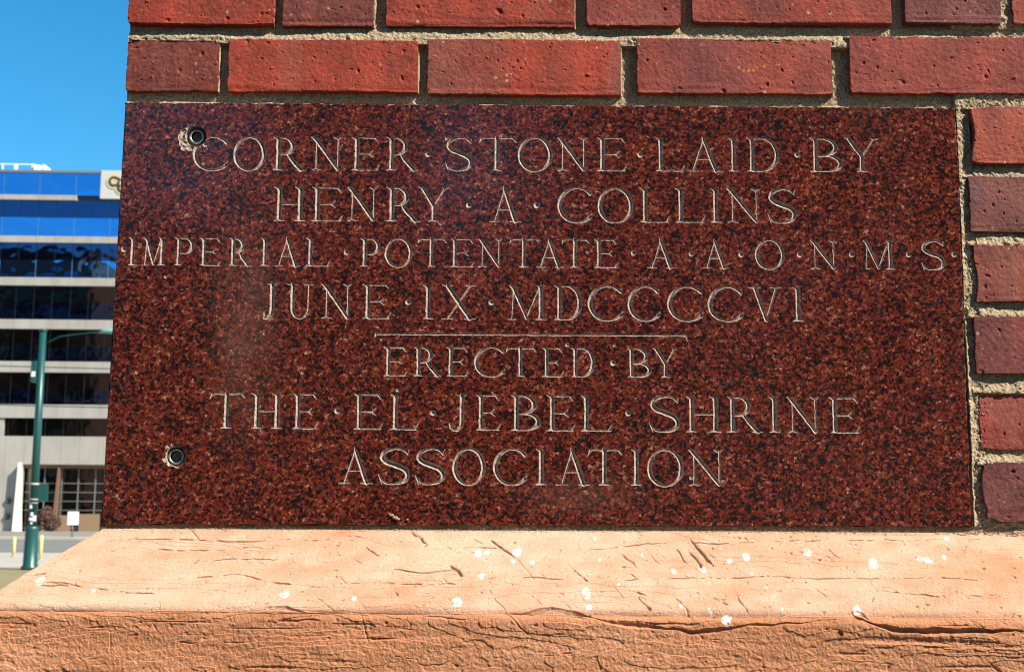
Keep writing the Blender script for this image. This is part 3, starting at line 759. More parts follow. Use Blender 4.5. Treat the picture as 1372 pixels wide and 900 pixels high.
for pts in [[(128,723.7),(180,722.5),(252,722.3),(330,726),(400,724),(480,724.7)], [(44,782.5),(100,783),(168,793),(227,791)], [(227,773.7),(315,769),(378,783),(448,787.7)],
            [(60,778),(95,781),(125,788)], [(406,726.5),(409,740.5),(425,758)], [(460,781.5),(551,783),(600,781.5),(617,782.5)],
            [(790.7,783),(860,777),(940,774.5)], [(755.7,735.3),(810,734),(908,727)], [(900,728),(1000,727),(1134,724),(1372,722)], [(900,778),(1027,772),(1092.6,775.6),(1244,775.6),(1372,779.8)],
            [(160,733),(250,737),(330,733),(380,735)], [(240,750),(300,748),(395,752)], [(650,776),(720,774),(760,778)], [(1180,792),(1250,800),(1340,797)], [(520,763),(570,768),(610,765)]]:
    crack(pts, w1, d1)
for pts, w, d in [([(86,738.7),(74,753),(61,766.7),(30,772)], .0012, .0016), ([(252,707),(268,723)], .0016, .0011), ([(549,709.7),(562,720),(573.7,730.7)], .0026, .0030), ([(488,731.8),(509,746.5)], .0012, .0012),
                  ([(560-90,716),(588-90,724),(619-90,733)], .0011, .001), ([(619,733),(673,734)], .0013, .0014), ([(656,722),(691,748)], .0016, .0018), ([(691,748),(719,781.5)], .0012, .0006),
                  ([(603.5,758.7),(619,774.5)], .0026, .0026), ([(649,781.5),(680,821.7),(705,848),(733,900)], .0016, .0010), ([(764.4,758.7),(776,770),(790.7,783)], .0026, .0028), ([(798,789),(805,801)], .0016, .0016),
                  ([(853.6,799),(873,816.5)], .0026, .0026), ([(831,741),(852,762)], .0013, .0013), ([(862,734),(883,757)], .0011, .0010), ([(905,734),(922,757)], .0013, .0013),
                  ([(922.4,720.6),(940,740),(955,756)], .0018, .0022), ([(924,738.5),(941,761)], .0022, .0024), ([(982.6,795),(1003,821)], .0020, .0022), ([(900,797),(920,815),(934,838)], .0016, .0016),
                  ([(955,800),(975,812)], .002, .0018), ([(1107,735),(1127,750.5)], .0010, .0009), ([(1256,779.8),(1273,791.8)], .0012, .0012), ([(1200,748),(1218,761)], .0008, .0006), ([(1090,788),(1108,802)], .001, .0008), ([(1235,778),(1250,790)], .0009, .0007),
                  ([(852,793),(868,800)], .0022, .002), ([(213.5,803),(214,817)], .0016, .0022), ([(251,811),(252,820)], .0014, .0015), ([(475.7,806),(486,835),(495,865)], .0015, .0009),
                  ([(117,818),(118,838)], .0014, .0014), ([(145,845),(147,872)], .0012, .0012), ([(316,842),(312,852)], .0018, .002), ([(352,812),(384,812),(410,818)], .0018, .0022), ([(370,830),(430,832)], .0015, .0014),
                  ([(495,855),(523,854)], .0015, .0015), ([(528,877),(556,879)], .0016, .0018), ([(497,838),(560,841)], .0012, .0012), ([(720,852),(760,850)], .0014, .0014), ([(725,880),(775,877)], .002, .002),
                  ([(20,838),(100,842),(150,839)], .0012, .001), ([(40,860),(120,862)], .0012, .0012), ([(180,825),(260,829)], .0013, .0012), ([(230,860),(330,858)], .0013, .0012), ([(560,826),(640,829)], .0013, .0013),
                  ([(1110,885),(1180,888)], .0012, .0012), ([(1326,888),(1340,900)], .003, .003), ([(1123,845),(1130,850)], .003, .003), ([(935,856),(1000,855)], .0012, .001)]:
    crack(pts, w * .55, d * 1.1, chisel=(1 if len(pts) < 4 and pts[-1][1] - pts[0][1] > 8 else 0))
rq = random.Random(44)
for _ in range(46):                                       # faint old chisel strokes
    u = rq.choice((rq.uniform(420, 1000), rq.uniform(420, 1000), rq.uniform(60, 1360))); w = rq.uniform(716, 806); l = rq.uniform(8, 30)
    crack([(u, w), (u + l * rq.uniform(.8, 1.2), w + l * rq.uniform(.7, .95))], rq.uniform(.0004, .0007), rq.uniform(.0004, .0010), chisel=rq.choice((0, 1)))
crack([(680,818),(700,818.5),(740,813),(782,822),(810,832),(852,837.5),(911,842.7),(951.6,845),(1003,839),(1120,829)], .0018, .0032, .0006)
crack([(1141,819),(1150,828),(1168,835),(1209.6,844.4),(1261,844.4),(1320,845),(1400,845)], .0022, .0045, .0006)
crack([(1143,819),(1153,823),(1164,831)], .0030, .0022)
crack([(760,826),(800,830),(880,836),(960,832)], .0014, .0014)
# pale splatters
WH = np.zeros(X.shape, np.float32)
spn = fnoise(X.shape, 2.2 * Q, 2.2 * Q, 95); spn2 = fnoise(X.shape, 6 * Q, 6 * Q, 96); spn3 = fnoise(X.shape, 1 * Q, 1 * Q, 99)
for (u, w, r) in [(54,777,8),(124,790,6.5),(381,795,9),(306,746,4),(339,742,3),(402,777,3),(474,800,3),(640,742,8),(653,740,7),(694,741,9),(645,773,7),(614,806,8),(785,795,11),(776,801,6),(789,813,5),(567,748,3),(714,755,4),(687,752,4),(803,750,5),(798,722,6),(902.6,765,8),(860,743,4),(829,785,3),
                  (998,743.6,7),(975.7,751.6,4),(1008,770,7),(1025.6,786.6,3),(1048,816,4),(1170,756,6),(1244,749,7),(1230,749,4),(1266,748,3),(1268,720.6,6),(1080.6,741,3),(1146,732.6,4),(974,828,5),(941,762,5),(1149,817.6,4),(1037.6,799,3),(965,735,3),(1078,751,2),(510,757,2),(530,766,2),(843,785,2),(912,812,3),(950,815,3)]:
    a = to_ledge(u, w)
    d = np.hypot((X - a[0]) * 1.0, (S - a[1]) * .62) + spn * .0005 + spn2 * .0011 + spn3 * .0004
    WH = np.maximum(WH, sstep(.0007, -.0003, d - r * .00038) * (r > 2.5) + sstep(.0006, 0, d - r * .00042) * .5 * (r <= 2.5))
WH = WH * np.clip(.62 + .30 * spn3 + .16 * fnoise(X.shape, 1.8 * Q, 1.8 * Q, 195), .12, .95)
H = H + WH * .0002
back = sstep(.004, -.004, S); H = H * (1 - back)
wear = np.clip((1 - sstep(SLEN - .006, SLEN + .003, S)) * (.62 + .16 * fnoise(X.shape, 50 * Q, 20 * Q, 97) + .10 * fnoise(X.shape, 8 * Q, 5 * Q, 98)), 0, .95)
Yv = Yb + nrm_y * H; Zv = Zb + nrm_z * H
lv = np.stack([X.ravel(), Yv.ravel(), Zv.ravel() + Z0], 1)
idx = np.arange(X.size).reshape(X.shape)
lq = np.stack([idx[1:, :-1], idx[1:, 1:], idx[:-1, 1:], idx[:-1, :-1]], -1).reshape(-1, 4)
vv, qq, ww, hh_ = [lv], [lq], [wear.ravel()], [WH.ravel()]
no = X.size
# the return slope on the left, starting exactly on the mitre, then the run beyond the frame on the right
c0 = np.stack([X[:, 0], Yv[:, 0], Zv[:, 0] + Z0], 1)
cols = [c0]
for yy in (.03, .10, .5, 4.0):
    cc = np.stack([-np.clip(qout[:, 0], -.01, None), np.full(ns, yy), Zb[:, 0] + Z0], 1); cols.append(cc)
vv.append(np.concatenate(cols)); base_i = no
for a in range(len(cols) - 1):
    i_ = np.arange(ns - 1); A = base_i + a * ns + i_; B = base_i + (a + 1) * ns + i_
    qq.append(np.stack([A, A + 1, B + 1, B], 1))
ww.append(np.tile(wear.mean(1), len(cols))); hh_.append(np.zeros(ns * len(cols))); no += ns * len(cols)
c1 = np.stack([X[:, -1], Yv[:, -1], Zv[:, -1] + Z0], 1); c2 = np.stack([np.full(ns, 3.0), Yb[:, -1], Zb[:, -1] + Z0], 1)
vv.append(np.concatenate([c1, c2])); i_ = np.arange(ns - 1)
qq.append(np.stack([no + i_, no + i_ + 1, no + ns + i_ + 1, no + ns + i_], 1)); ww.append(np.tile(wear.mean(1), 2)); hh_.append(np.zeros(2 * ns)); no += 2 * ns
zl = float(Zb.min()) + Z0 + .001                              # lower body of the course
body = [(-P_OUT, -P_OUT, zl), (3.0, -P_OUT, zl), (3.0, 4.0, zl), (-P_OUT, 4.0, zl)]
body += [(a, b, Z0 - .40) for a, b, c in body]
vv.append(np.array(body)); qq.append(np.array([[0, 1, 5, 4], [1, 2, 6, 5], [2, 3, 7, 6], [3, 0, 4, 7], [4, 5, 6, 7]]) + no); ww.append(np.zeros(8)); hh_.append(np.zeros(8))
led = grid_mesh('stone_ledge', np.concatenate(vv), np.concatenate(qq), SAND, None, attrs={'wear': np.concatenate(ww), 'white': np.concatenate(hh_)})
tag(led, 'cracked orange sandstone ledge with sloping top and white splatters, under the granite block', 'stone ledge')
pl = MB().box((-.05, -.05, -.05), (3.0, 4.0, Z0 - .40)).build('stone_plinth', SAND)
tag(pl, 'sandstone base course below the cracked ledge, reaching down to the pavement', 'plinth')

# ------------------------------------------------------------------ ground
def ground_mat(name, c0, c1, scale, rough=.9, bump=.004):
    m = mat(name, c0, rough, spec=.2); n = N(m); v = n.obj()
    a = n.noise(v, scale, 5, .65); b = n.noise(v, scale * 9, 3, .6)
    c = n.mix(n.ramp(a, [(.35, 0.0), (.68, 1.0)]), c0, c1)
    n.out(n.mix(n.ramp(b, [(.4, 0.0), (.7, .25)]), c, tuple(v * .5 for v in c0)))
    n.bump(b, bump, .6); return m
M_DIRT = ground_mat('dry_ground', (.22, .18, .12), (.30, .25, .17), .4)
M_CONC = ground_mat('concrete_paving', (.36, .325, .27), (.43, .39, .33), .5)
M_ASPH = ground_mat('asphalt', (.15, .145, .135), (.20, .19, .175), .35)
M_GRAS = ground_mat('winter_grass', (.27, .22, .12), (.20, .17, .09), 1.2)
M_LOW_BOUNCE = ground_mat('dark_unseen_ground', (.045, .036, .026), (.07, .058, .04), 2.0, bump=.02)
M_PAINT = ground_mat('road_paint', (.72, .71, .66), (.6, .6, .56), 3.0)
def sheet(name, pts, z, m, thick=0.0):
    mb = MB()
    if thick: mb.prism(pts, lambda p: (p[0], p[1], z), lambda p: (p[0], p[1], z - thick))
    else:
        mb.bm.faces.new([mb.bm.verts.new((p[0], p[1], z)) for p in pts])
    return tag(mb.build(name, m), kind='structure')
B = 400
sheet('ground', [(-B * 4, -B * 4), (B * 4, -B * 4), (B * 4, B * 4), (-B * 4, B * 4)], -.12, M_DIRT)
sheet('low_bounce_ground', [(-B, -6), (B, -6), (B, 8), (-B, 8)], 0, M_LOW_BOUNCE, .12)  # unseen dark ground, put in to cut light bouncing onto the wall
sheet('lawn', [(-B, 8.0), (B, 8.0), (B, 38.2), (-B, 38.2)], -.02, M_GRAS, .2)
sheet('sidewalk', [(-B, 38.2), (B, 38.2), (B, 54.0), (-B, 54.0)], .0, M_CONC, .2)
sheet('street', [(-B, 54.0), (B, 54.0), (B, 92.0), (-B, 92.0)], -.116, M_ASPH)
sheet('far_sidewalk', [(-B, 92.0), (B, 92.0), (B, 180), (-B, 180)], .03, M_CONC, .2)
sheet('near_street', [(-B, -6), (B, -6), (B, -22), (-B, -22)], -.116, M_ASPH)
for k in range(2):
    sheet('lane_marking', [(-B, 66 + 13 * k), (B, 66 + 13 * k), (B, 66.16 + 13 * k), (-B, 66.16 + 13 * k)], -.112, M_PAINT)

# ------------------------------------------------------------------ office building across the street
D0 = 124.0; YAW = -.026
def seams(n, step, wd, z_step=None):       # thin lines every `step` metres along the facade
    sx = n.n('ShaderNodeSeparateXYZ', {'Vector': n.n('ShaderNodeTexCoord').outputs['Object']})
    f = n.math('LESS_THAN', n.math('FRACT', n.math('DIVIDE', n.math('ADD', sx.outputs[0], 500.3), step)), wd / step)
    return f
def glass(name, col, rough=.03, wav=.035, step=0, seam=(.05, .05, .05), wd=.07):
    m = mat(name, col, rough, 1.0); n = N(m); v = n.obj()
    if step:
        f = seams(n, step, wd)
        n.out(n.mix(f, col, seam)); n.out(n.ramp(f, [(0, rough), (1, .5)]), 'Roughness')
    n.bump(n.noise(v, .35, 2), wav, .8); return m
def beige(name, step):
    m = mat(name, (.34, .32, .285), .8, spec=.2); n = N(m)
    c = n.ramp(n.noise(n.obj((1, 1, .3)), .7, 4), [(.3, (.29, .27, .24)), (.7, (.37, .35, .31))])
    pn = n.n('ShaderNodeTexWhiteNoise', {'W': n.math('FLOOR', n.math('DIVIDE', n.math('ADD', n.n('ShaderNodeSeparateXYZ', {'Vector': n.n('ShaderNodeTexCoord').outputs['Object']}).outputs[0], 500.3), step))}, noise_dimensions='1D').outputs['Value']
    c = n.mix(n.math('MULTIPLY', pn, .28), c, (.27, .23, .19))
    n.out(n.mix(n.math('MULTIPLY', seams(n, step, .05), .5), c, (.16, .14, .11))); return m
M_BEIGE = beige('beige_panel', 1.75)
M_VIS = glass('navy_vision_glass', (.06, .10, .21), step=1.75, seam=(.04, .05, .08)); M_SPA = glass('blue_mirror_glass', (.13, .36, .72), wav=.05, step=3.5, seam=(.25, .4, .6), wd=.06)
M_DARK = glass('dark_glass', (.10, .095, .09), .05, step=1.75)
M_ALU = mat('grey_mullion', (.20, .205, .20), .5, .3)
M_SEAM = mat('dark_joint', (.06, .06, .06), .8)
M_WHITE = mat('white_painted_metal', (.8, .8, .8), .5)
M_BROWN = mat('brown_soffit', (.16, .085, .05), .8)
M_TAN = mat('tan_stone', (.22, .14, .08), .8)
M_INT = mat('dark_lobby', (.03, .025, .02), .9)
fn = np.array([math.sin(YAW), math.cos(YAW), 0]); fx = np.array([math.cos(YAW), -math.sin(YAW), 0])
O = np.array([0, D0, 0.0])
def fac(u, w):                  # photograph -> (a, z) on the facade plane, metres
    p = onplane(u, w, fn, fn @ O); return float((p - O) @ fx), float(p[2])
def fp(a, d, z): return tuple(O + a * fx + d * fn + np.array([0, 0, z]))
OFF = empty('office_building', tuple(O + fx * -30), 'office block of beige bands and blue mirror glass behind the green lamp post', 'office building')
A0, A1 = -95.0, 25.0
def slab(mb, a0, a1, z0, z1, d0, d1):
    mb.prism([(a0, z0), (a1, z0), (a1, z1), (a0, z1)], lambda p: fp(p[0], d0, p[1]), lambda p: fp(p[0], d1, p[1])); return mb
zz = lambda w: fac(80, w)[1]
ZR = zz(228.6)
mb = MB(); slab(mb, A0, A1, 0, ZR - .3, 1.2, 32); mb.build('core', M_INT, OFF)
aL = fac(136, 245)[0]; aS = fac(103, 265)[0]
mb = MB(); slab(mb, A0, aL, ZR - .25, ZR, -.15, 32); mb.build('roof_edge', M_ALU, OFF)
# parapet of blue glass, then floors: navy vision glass over blue spandrel glass over a beige band
def band(name, w0, w1, m, d, a0=A0, a1=A1, depth=.5):
    z1, z0 = zz(w0), zz(w1)
    return slab(MB(), a0, a1, z0, z1, d, d + depth).build(name, m, OFF)
band('parapet_glass', 230, 262, M_SPA, 0, a1=aL)
band('beige_spandrel', 262, 268.5, M_BEIGE, -.18, a1=aS)
band('recessed_soffit', 262.5, 268.5, M_SEAM, .3, a0=aS)
floors = [(268.5, 291.5, 317), (325.5, 348.5, 372.3), (383, 407, 428.5), (441, 464.5, 484.5), (499, 522.5, 542)]
spand = [(317, 325.5), (372.3, 383), (428.5, 441), (484.5, 499), (542, 560)]
for k, (a, b, c) in enumerate(floors):
    band('vision_glass', a, b, M_VIS if k < 2 else M_DARK, .12)
    band('spandrel_glass', b, c, M_SPA if k < 2 else M_VIS, .10)
for a, b in spand: band('beige_spandrel', a, b, M_BEIGE, -.2)
band('vision_glass', 560, 584.5, M_DARK, .12, a0=fac(6, 570)[0])
a_l, a_r = fac(30.5, 640)[0], fac(230, 640)[0]; zt_ = zz(622)
o = band('beige_spandrel', 584.5, 622, M_BEIGE, -.2)
slab(MB(), A0, a_l, .03, zt_, -.2, .3).build('ground_floor_wall', M_BEIGE, OFF)
slab(MB(), a_r, A1, .03, zt_, -.2, .3).build('ground_floor_wall', M_BEIGE, OFF)
slab(MB(), A0, fac(5.5, 570)[0] , zz(584.4), zz(560.2), -.05, .4).build('ground_floor_wall', M_BEIGE, OFF)
slab(MB(), a_l, a_r, zt_ - .35, zt_ - .02, .1, 1.1).build('soffit', M_BROWN, OFF)
lob = slab(MB(), a_l, a_r, .03, zt_ - .36, .75, .8).build('lobby_glazing', M_DARK, OFF)
mb = MB()
for u in (41, 56, 79, 101.5, 124.5, 148, 172, 196): 
    a = fac(u, 660)[0]; slab(mb, a - .035, a + .035, .04, zt_ - .37, .6, .74)
for w in (647, 659, 671, 683, 707):
    z_ = zz(w); slab(mb, a_l + .01, a_r - .01, z_ - .03, z_ + .03, .62, .73)
mb.build('mullion', M_ALU, lob)
a = fac(66, 700)[0]; z_ = zz(684)
for (u0, u1, w0, w1) in ((54, 66, 684, 715), (76, 92, 690, 715), (104, 131, 688, 713)):
    x0, _ = fac(u0, 700); x1, _ = fac(u1, 700)
    slab(MB(), x0, x1, .04, zz(w0) , .35, .58).build('lobby_panel', M_TAN, OFF)
pt = [fac(*p) for p in ((78, 626), (80.5, 626), (74.5, 716), (68, 716))]
MB().prism(pt, lambda p: fp(p[0], -.1, p[1]), lambda p: fp(p[0], .3, p[1])).build('reflection_strip', M_BROWN, OFF)  # a reflection at the lobby, built as a slanted brown strip
M_CREAM = mat('cream_stucco', (.80, .76, .62), .8)
pt = [fac(*p) for p in ((29.2, 620), (30.6, 620), (30.4, 718), (20, 718))]
MB().prism(pt, lambda p: fp(p[0], -1.0, p[1]), lambda p: fp(p[0], -.25, p[1])).build('tapered_fin', M_CREAM, OFF)
for (u, w, r) in ((12.5, 671, .28), (11, 692, .28)):
    a, z_ = fac(u, w); mb = MB(); mb.tube([fp(a, -.42, z_), fp(a, -.19, z_)], [r, r], 16); mb.build('wall_disc', M_SEAM, OFF)  # two small dark discs standing off the wall
# roof sign panel with its emblem
z1, z0 = zz(228.4), zz(266)
sg = slab(MB(), aL, aL + 4.6, z0, z1, -.25, .3).build('sign_panel', mat('pale_grey_panel', (.46, .45, .41), .8), OFF)
ec, ez = aL + 1.75, (z0 + z1) / 2
M_EMB = mat('tan_emblem', (.55, .43, .24), .7); M_EMD = mat('black_emblem', (.03, .03, .03), .6)
def flat_stroke(mb, pts, hw, d0, d1):
    L, Rr = [], []
    for i, p in enumerate(pts):
        a = pts[max(i - 1, 0)]; b = pts[min(i + 1, len(pts) - 1)]
        dx, dz = b[0] - a[0], b[1] - a[1]; l = math.hypot(dx, dz) or 1
        L.append((p[0] - dz / l * hw, p[1] + dx / l * hw)); Rr.append((p[0] + dz / l * hw, p[1] - dx / l * hw))
    for i in range(len(pts) - 1):
        q = [L[i], L[i+1], Rr[i+1], Rr[i]]
        mb.prism(q, lambda p: fp(p[0], d0, p[1]), lambda p: fp(p[0], d1, p[1]))
    return mb
arcp = lambda cx, cz, rx, rz, a0, a1, n=14: [(cx + rx * math.cos(rad(t)), cz + rz * math.sin(rad(t))) for t in np.linspace(a0, a1, n)]
Cp = [(ec + .25, ez + .42)] + arcp(ec - .45, ez + .30, .42, .42, 60, 300) + [(ec + .25, ez - .18)]
Up = [(ec + .0, ez + .30)] + [(ec, ez - .25)] + arcp(ec + .42, ez - .30, .42, .42, 180, 360) + [(ec + .84, ez + .30)]
mb = MB(); flat_stroke(mb, Cp, .36, -.30, -.26); em = mb.build('emblem_outline', M_EMB, sg)
mb = MB(); flat_stroke(mb, Up, .36, -.305, -.265); mb.build('emblem_outline', M_EMB, sg)
mb = MB(); flat_stroke(mb, Cp, .11, -.34, -.31); mb.build('emblem_letter', M_EMD, sg)
mb = MB(); flat_stroke(mb, Up, .11, -.35, -.312); mb.build('emblem_letter', M_EMD, sg)
# rooftop railing and equipment
mb = MB(); zt2 = zz(218.5)
for u in (-40, -20, 0, 18, 40): 
    a = fac(u, 228)[0]; slab(mb, a - (.16 if u == 18 else .05), a + (.16 if u == 18 else .05), ZR, zt2, .6, .75)
slab(mb, fac(-60, 228)[0], fac(43, 228)[0], zt2 - .05, zt2 + .04, .62, .73)
mb.build('roof_railing', M_WHITE, OFF)
mb = MB(); pt = [fac(*p) for p in ((43.5, 228.6), (43.5, 219), (52, 219.5), (54, 222), (54, 228.6))]
mb.prism(pt, lambda p: fp(p[0], .4, p[1]), lambda p: fp(p[0], 2, p[1])); mb.build('roof_equipment', M_WHITE, OFF); mb = MB()
pt = [fac(*p) for p in ((55.5, 228.6), (55.5, 218.5), (58, 218.8), (65.5, 226.5), (65.5, 228.6))]
mb.prism(pt, lambda p: fp(p[0], .4, p[1]), lambda p: fp(p[0], 2, p[1]))
mb.build('roof_equipment', M_WHITE, OFF)
slab(MB(), fac(52.2, 228)[0], fac(55, 228)[0], ZR, zz(222.5), 1.0, 2).build('roof_equipment', mat('rust_red_metal', (.25, .10, .06), .7), OFF)

# ------------------------------------------------------------------ green lamp post and street furniture
M_GREEN = mat('green_enamel', (.008, .062, .055), .38); M_STK = mat('white_sticker', (.7, .7, .68), .6)
gb = onplane(40, 762, (0, 0, 1), 0)
LAMP = empty('lamp_post', tuple(gb), 'tall dark green lamp post with a wide fluted base, left of the granite block', 'lamp post')
x, y_ = gb[0], gb[1]; K = F / (y_ - CAM[1])
zz_p = lambda w: onplane(50, w, (0, 1, 0), y_)[2]
zb1 = zz_p(704)
mb = MB(); mb.tube([(x, y_, 0), (x, y_, .06), (x, y_, .12), (x, y_, zb1 - .12), (x, y_, zb1 - .04), (x, y_, zb1)], [.26, .26, .205, .185, .20, .13], 16); mb.build('base', M_GREEN, LAMP)
mb = MB(); mb.tube([(x, y_, zb1 - .02), (x, y_, zz_p(443))], [.125, .095], 16); mb.build('pole', M_GREEN, LAMP)
zt1 = zz_p(446)
mb = MB(); mb.tube([(x, y_, zt1 - .35), (x + .5, y_, zt1 - .1), (x + 1.4, y_, zt1 + .02), (x + 1.75, y_, zt1 + .02)], [.022, .016, .013, .013], 8); mb.build('arm', M_GREEN, LAMP)
mb = MB(); mb.tube([(x + 1.65, y_, zt1 + .03), (x + 1.8, y_, zt1 + .07), (x + 2.1, y_, zt1 + .06), (x + 2.25, y_, zt1)], [.03, .07, .08, .03], 10); mb.build('lamp_head', mat('pale_green_enamel', (.14, .33, .30), .4), LAMP)
mb = MB(); mb.tube([(x, y_, zz_p(444)), (x, y_, zz_p(442)), ], [.12, .12], 12); mb.build('cap', M_GREEN, LAMP)
z1, z0 = zz_p(484), zz_p(512)
bx = MB().box((x - .27, y_ - .12, z0), (x - .10, y_ + .12, z1), .02).build('control_box', M_GREEN, LAMP)
MB().box((x - .24, y_ - .128, zz_p(505)), (x - .12, y_ - .121, zz_p(498))).build('paper_label', M_STK, bx)
z1, z0 = zz_p(648), zz_p(671)
MB().box((x + .14, y_ - .02, z0), (x + .40, y_ + .02, z1)).build('sign_plate', M_GREEN, LAMP)
for (w0, w1, r) in ((647, 649.5, .123), (668, 669.5, .124), (673, 674, .124)):
    mb = MB(); mb.tube([(x, y_, zz_p(w1)), (x, y_, zz_p(w0))], [r + .006, r + .006], 16); mb.build('metal_band', mat('grey_band', (.4, .42, .42), .5), LAMP)
for (dx, w0, w1, hw) in ((-.02, 676, 681, .03), (.02, 686, 691, .04), (.0, 693, 697, .05), (.02, 699, 702, .03), (.10, 690, 698, .05)):
    MB().box((x + dx - hw, y_ - .145, zz_p(w1)), (x + dx + hw, y_ - .135, zz_p(w0))).build('sticker', M_STK, LAMP)
M_YEL = mat('yellow_paint', (.72, .56, .22), .6)
def bollard(u, wb, wt, label):
    p = onplane(u, wb, (0, 0, 1), 0); zt_b = onplane(u + 1, wt, (0, 1, 0), p[1])[2]
    r = .060
    b = empty('bollard', tuple(p), label, 'bollard', 'yellow bollards by the street')
    mb = MB(); mb.tube([(p[0], p[1], -.05), (p[0], p[1], zt_b - .05), (p[0], p[1], zt_b - .015), (p[0], p[1], zt_b)], [r, r, r * .8, r * .3], 14); mb.build('post', M_YEL, b)
    mb = MB(); mb.tube([(p[0], p[1], 0), (p[0], p[1], .04)], [r * 1.7, r * 1.6], 14); mb.build('footing', M_CONC, b)
bollard(18, 745.5, 719, 'slim pale yellow bollard left of the green lamp post')
bollard(54, 750, 716.5, 'slim pale yellow bollard right of the green lamp post')
sp = onplane(96, 719.3, (0, 0, 1), .03)
SG = empty('traffic_sign', tuple(sp), 'small white rectangular sign on a grey post in front of the lobby', 'sign')
ty = sp[1]; g1 = onplane(91, 685, (0, 1, 0), ty); g2 = onplane(105, 703, (0, 1, 0), ty)
mb = MB(); mb.tube([(sp[0], ty + .06, 0), (sp[0], ty + .06, g1[2] - .1)], [.06, .06], 8); mb.build('post', M_ALU, SG)
MB().box((g1[0], ty - .02, g2[2]), (g2[0], ty + .01, g1[2]), .008).build('panel', mat('sign_white', (.78, .8, .82), .5), SG)
# low street wall / planter edge in front of the lobby
kw = MB().box((-130, 96.2, .03), (60, 96.7, .42)).build('planter_wall', mat('grey_concrete_wall', (.27, .25, .22), .85))
tag(kw, 'low grey concrete planter wall along the far side of the street', 'low wall')
# wires crossing the gap
M_WIRE = mat('black_cable', (.02, .02, .02), .6)
for k, (w, sag, lab) in enumerate(((492, .5, 'upper black overhead cable crossing in front of the office block'), (544, .5, 'lower black overhead cable crossing in front of the office block'))):
    p = onplane(70, w, (0, 1, 0), 60.0)
    mb = MB(); mb.tube([(p[0] + t * 60, 60.0, p[2] + sag * (t * t - 0) * 2 - t * 1.2) for t in np.linspace(-1, 1, 17)], .022, 6)
    tag(mb.build('overhead_cable', M_WIRE), lab, 'cable', 'overhead cables')
# leafless or thin vegetation by the lobby
M_LEAF = mat('yellow_green_leaf', (.22, .22, .08), .8); M_RED = mat('russet_leaf', (.075, .033, .02), .8); M_BARK = mat('grey_bark', (.14, .11, .08), .9)
def leaves(mb, c, r, n, size, rs):
    for _ in range(n):
        while True:
            d = Vector((rs.uniform(-1, 1), rs.uniform(-1, 1), rs.uniform(-1, 1)))
            if d.length < 1: break
        p = Vector(c) + Vector((d.x * r[0], d.y * r[1], d.z * r[2])); u = Vector((rs.gauss(0, 1), rs.gauss(0, 1), rs.gauss(0, 1))).normalized(); w = u.orthogonal().normalized()
        s_ = size * rs.uniform(.6, 1.3)
        mb.bm.faces.new([mb.bm.verts.new(p + s_ * q) for q in (u, w * .6, -u, -w * .6)])
def tree(x, y_, h, r, n, size, leaf, label, seed, group=None, clumps=9):
    rs = random.Random(seed); t = empty('young_tree' if h < 8 else 'street_tree', (x, y_, 0), label, 'tree', group)
    mb = MB(); mb.tube([(x, y_, -.1), (x + .03 * h, y_, h * .35), (x, y_ + .02 * h, h * .8), (x, y_, h * .95)], [.035 * h, .026 * h, .012 * h, .004 * h], 8)
    ends = []
    for k in range(clumps):
        z0 = h * rs.uniform(.3, .8); a = rs.uniform(0, 6.28); l = r * rs.uniform(.5, 1.0)
        e = (x + math.cos(a) * l, y_ + math.sin(a) * l, z0 + h * rs.uniform(.08, .3)); ends.append(e)
        mb.tube([(x, y_, z0), ((x + e[0]) / 2, (y_ + e[1]) / 2, z0 + (e[2] - z0) * .35), e], [.012 * h, .007 * h, .003 * h], 6)
    mb.build('trunk', M_BARK, t)
    mb = MB()
    for e in ends + [(x, y_, h * .9)]:
        leaves(mb, e, (r * .45, r * .45, h * .13), n, size, rs)
    mb.build('crown', leaf, t)
p = onplane(1.5, 716, (0, 0, 1), .03)
tree(p[0] - .6, 100.0, 7.0, 1.5, 90, .16, M_LEAF, 'thin young tree with sparse yellow green leaves at the left edge', 5)
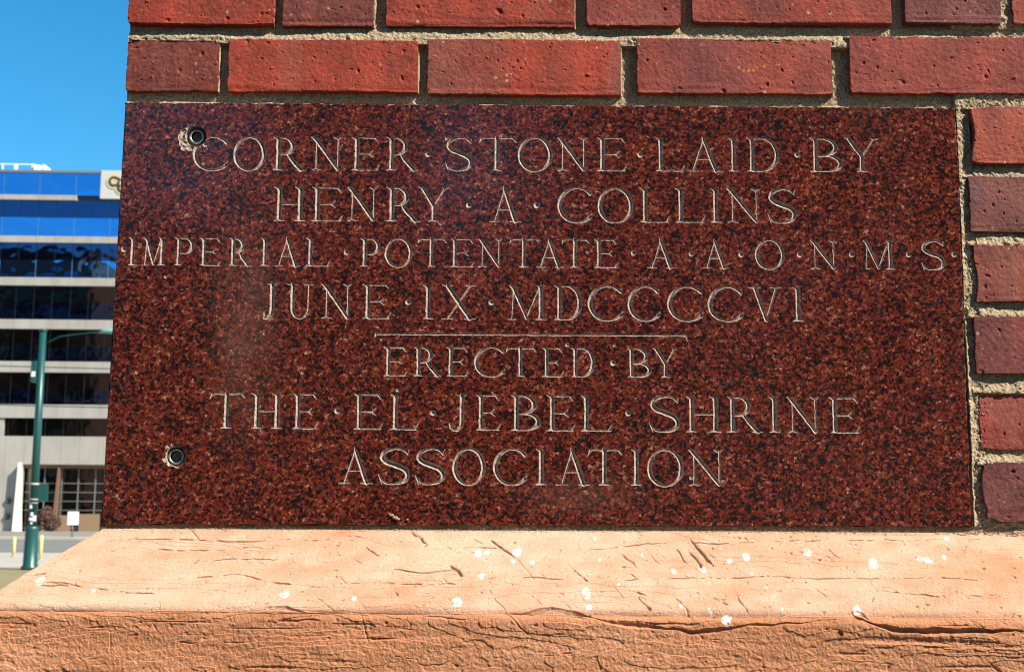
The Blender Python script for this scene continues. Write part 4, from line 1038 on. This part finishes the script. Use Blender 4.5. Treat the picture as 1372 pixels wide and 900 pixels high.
for k, (u, lab) in enumerate(((61, 'taller russet shrub right beside the lamp post, before the lobby'), (70, 'lower russet shrub beside the slanted brown reflection strip'))):
    p = onplane(u, 718, (0, 0, 1), .03); py = 118.0; px = p[0] * py / p[1] + .0
    t = empty('shrub', (px, py, .03), lab, 'shrub', 'russet shrubs before the lobby'); rs = random.Random(20 + k); mb = MB()
    for q in range(6): mb.tube([(px, py, 0), (px + rs.uniform(-.3, .3), py, 1.0), (px + rs.uniform(-.7, .7), py + rs.uniform(-.4, .4), 2.2 - .7 * k)], [.04, .03, .01], 5)
    mb.build('stems', M_BARK, t)
    mb = MB(); leaves(mb, (px, py, 1.4 - .4 * k), (.75, .6, 1.15 - .35 * k), 420, .13, rs); mb.build('foliage', M_RED, t)

# ------------------------------------------------------------------ the other side of the street: seen only as reflections in the polished stone and the glass
M_DBRICK = mat('dark_brown_brick', (.10, .045, .03), .85); M_WIN = glass('window_glass', (.12, .13, .15), .05); M_ROOFB = mat('dark_roof', (.07, .06, .055), .85)
def block(x0, x1, y0, y1, h, label, m, face):
    b = empty('apartment_house', ((x0 + x1) / 2, (y0 + y1) / 2, 0), label, 'building', 'buildings across from the office')
    MB().box((x0, y0, -.1), (x1, y1, h)).build('wall', m, b)
    MB().box((x0 - .3, y0 - .3, h), (x1 + .3, y1 + .3, h + .5)).build('roof', M_ROOFB, b)
    z_ = 1.2
    while z_ + 1.8 < h:
        MB().box((x0 + 1, y1 - .05, z_), (x1 - 1, y1 + .04, z_ + 1.7)).build('window', M_WIN, b); z_ += 3.4
block(-24, -4.2, -36, -21, 6.2, 'low dark brick house opposite the corner stone', M_DBRICK, 1)
block(-3.9, -1.75, -34, -20, 11.0, 'narrow dark brick house between two others opposite the corner stone', M_DBRICK, 1)
block(-1.6, .65, -36, -22, 5.6, 'lowest dark brick house, between the narrow one and the added tall block', M_DBRICK, 1)
block(.75, 17.5, -40, -20, 24.0, 'unseen seven storey dark brick block, added opposite the corner stone to block sky light', M_DBRICK, 1)  # added out of view to cut the sky fill on the wall
block(-128, -66, -10, 24, 47.0, 'tall dark brick apartment block facing the office glass', M_DBRICK, 1)
block(-190, -135, 0, 30, 54.0, 'tallest dark brick apartment block facing the office glass', M_DBRICK, 1)
for k, (x, y_, h) in enumerate(((-12, -17, 8), (-6.2, -17.5, 6.5), (-.6, -18, 5.5), (9, -17, 8), (-19, -17, 9), (-78, 34, 40), (-92, 36, 35), (-106, 33, 43), (-66, 35, 34), (-120, 34, 38))):
    tree(x, y_, h, h * .33, 60, .05 * h ** .7, M_RED if k % 2 else M_BARK, 'bare brown street tree across from the wall' if k < 5 else 'tall brown tree across from the office glass', 60 + k, 'trees mirrored in stone and glass', 12)
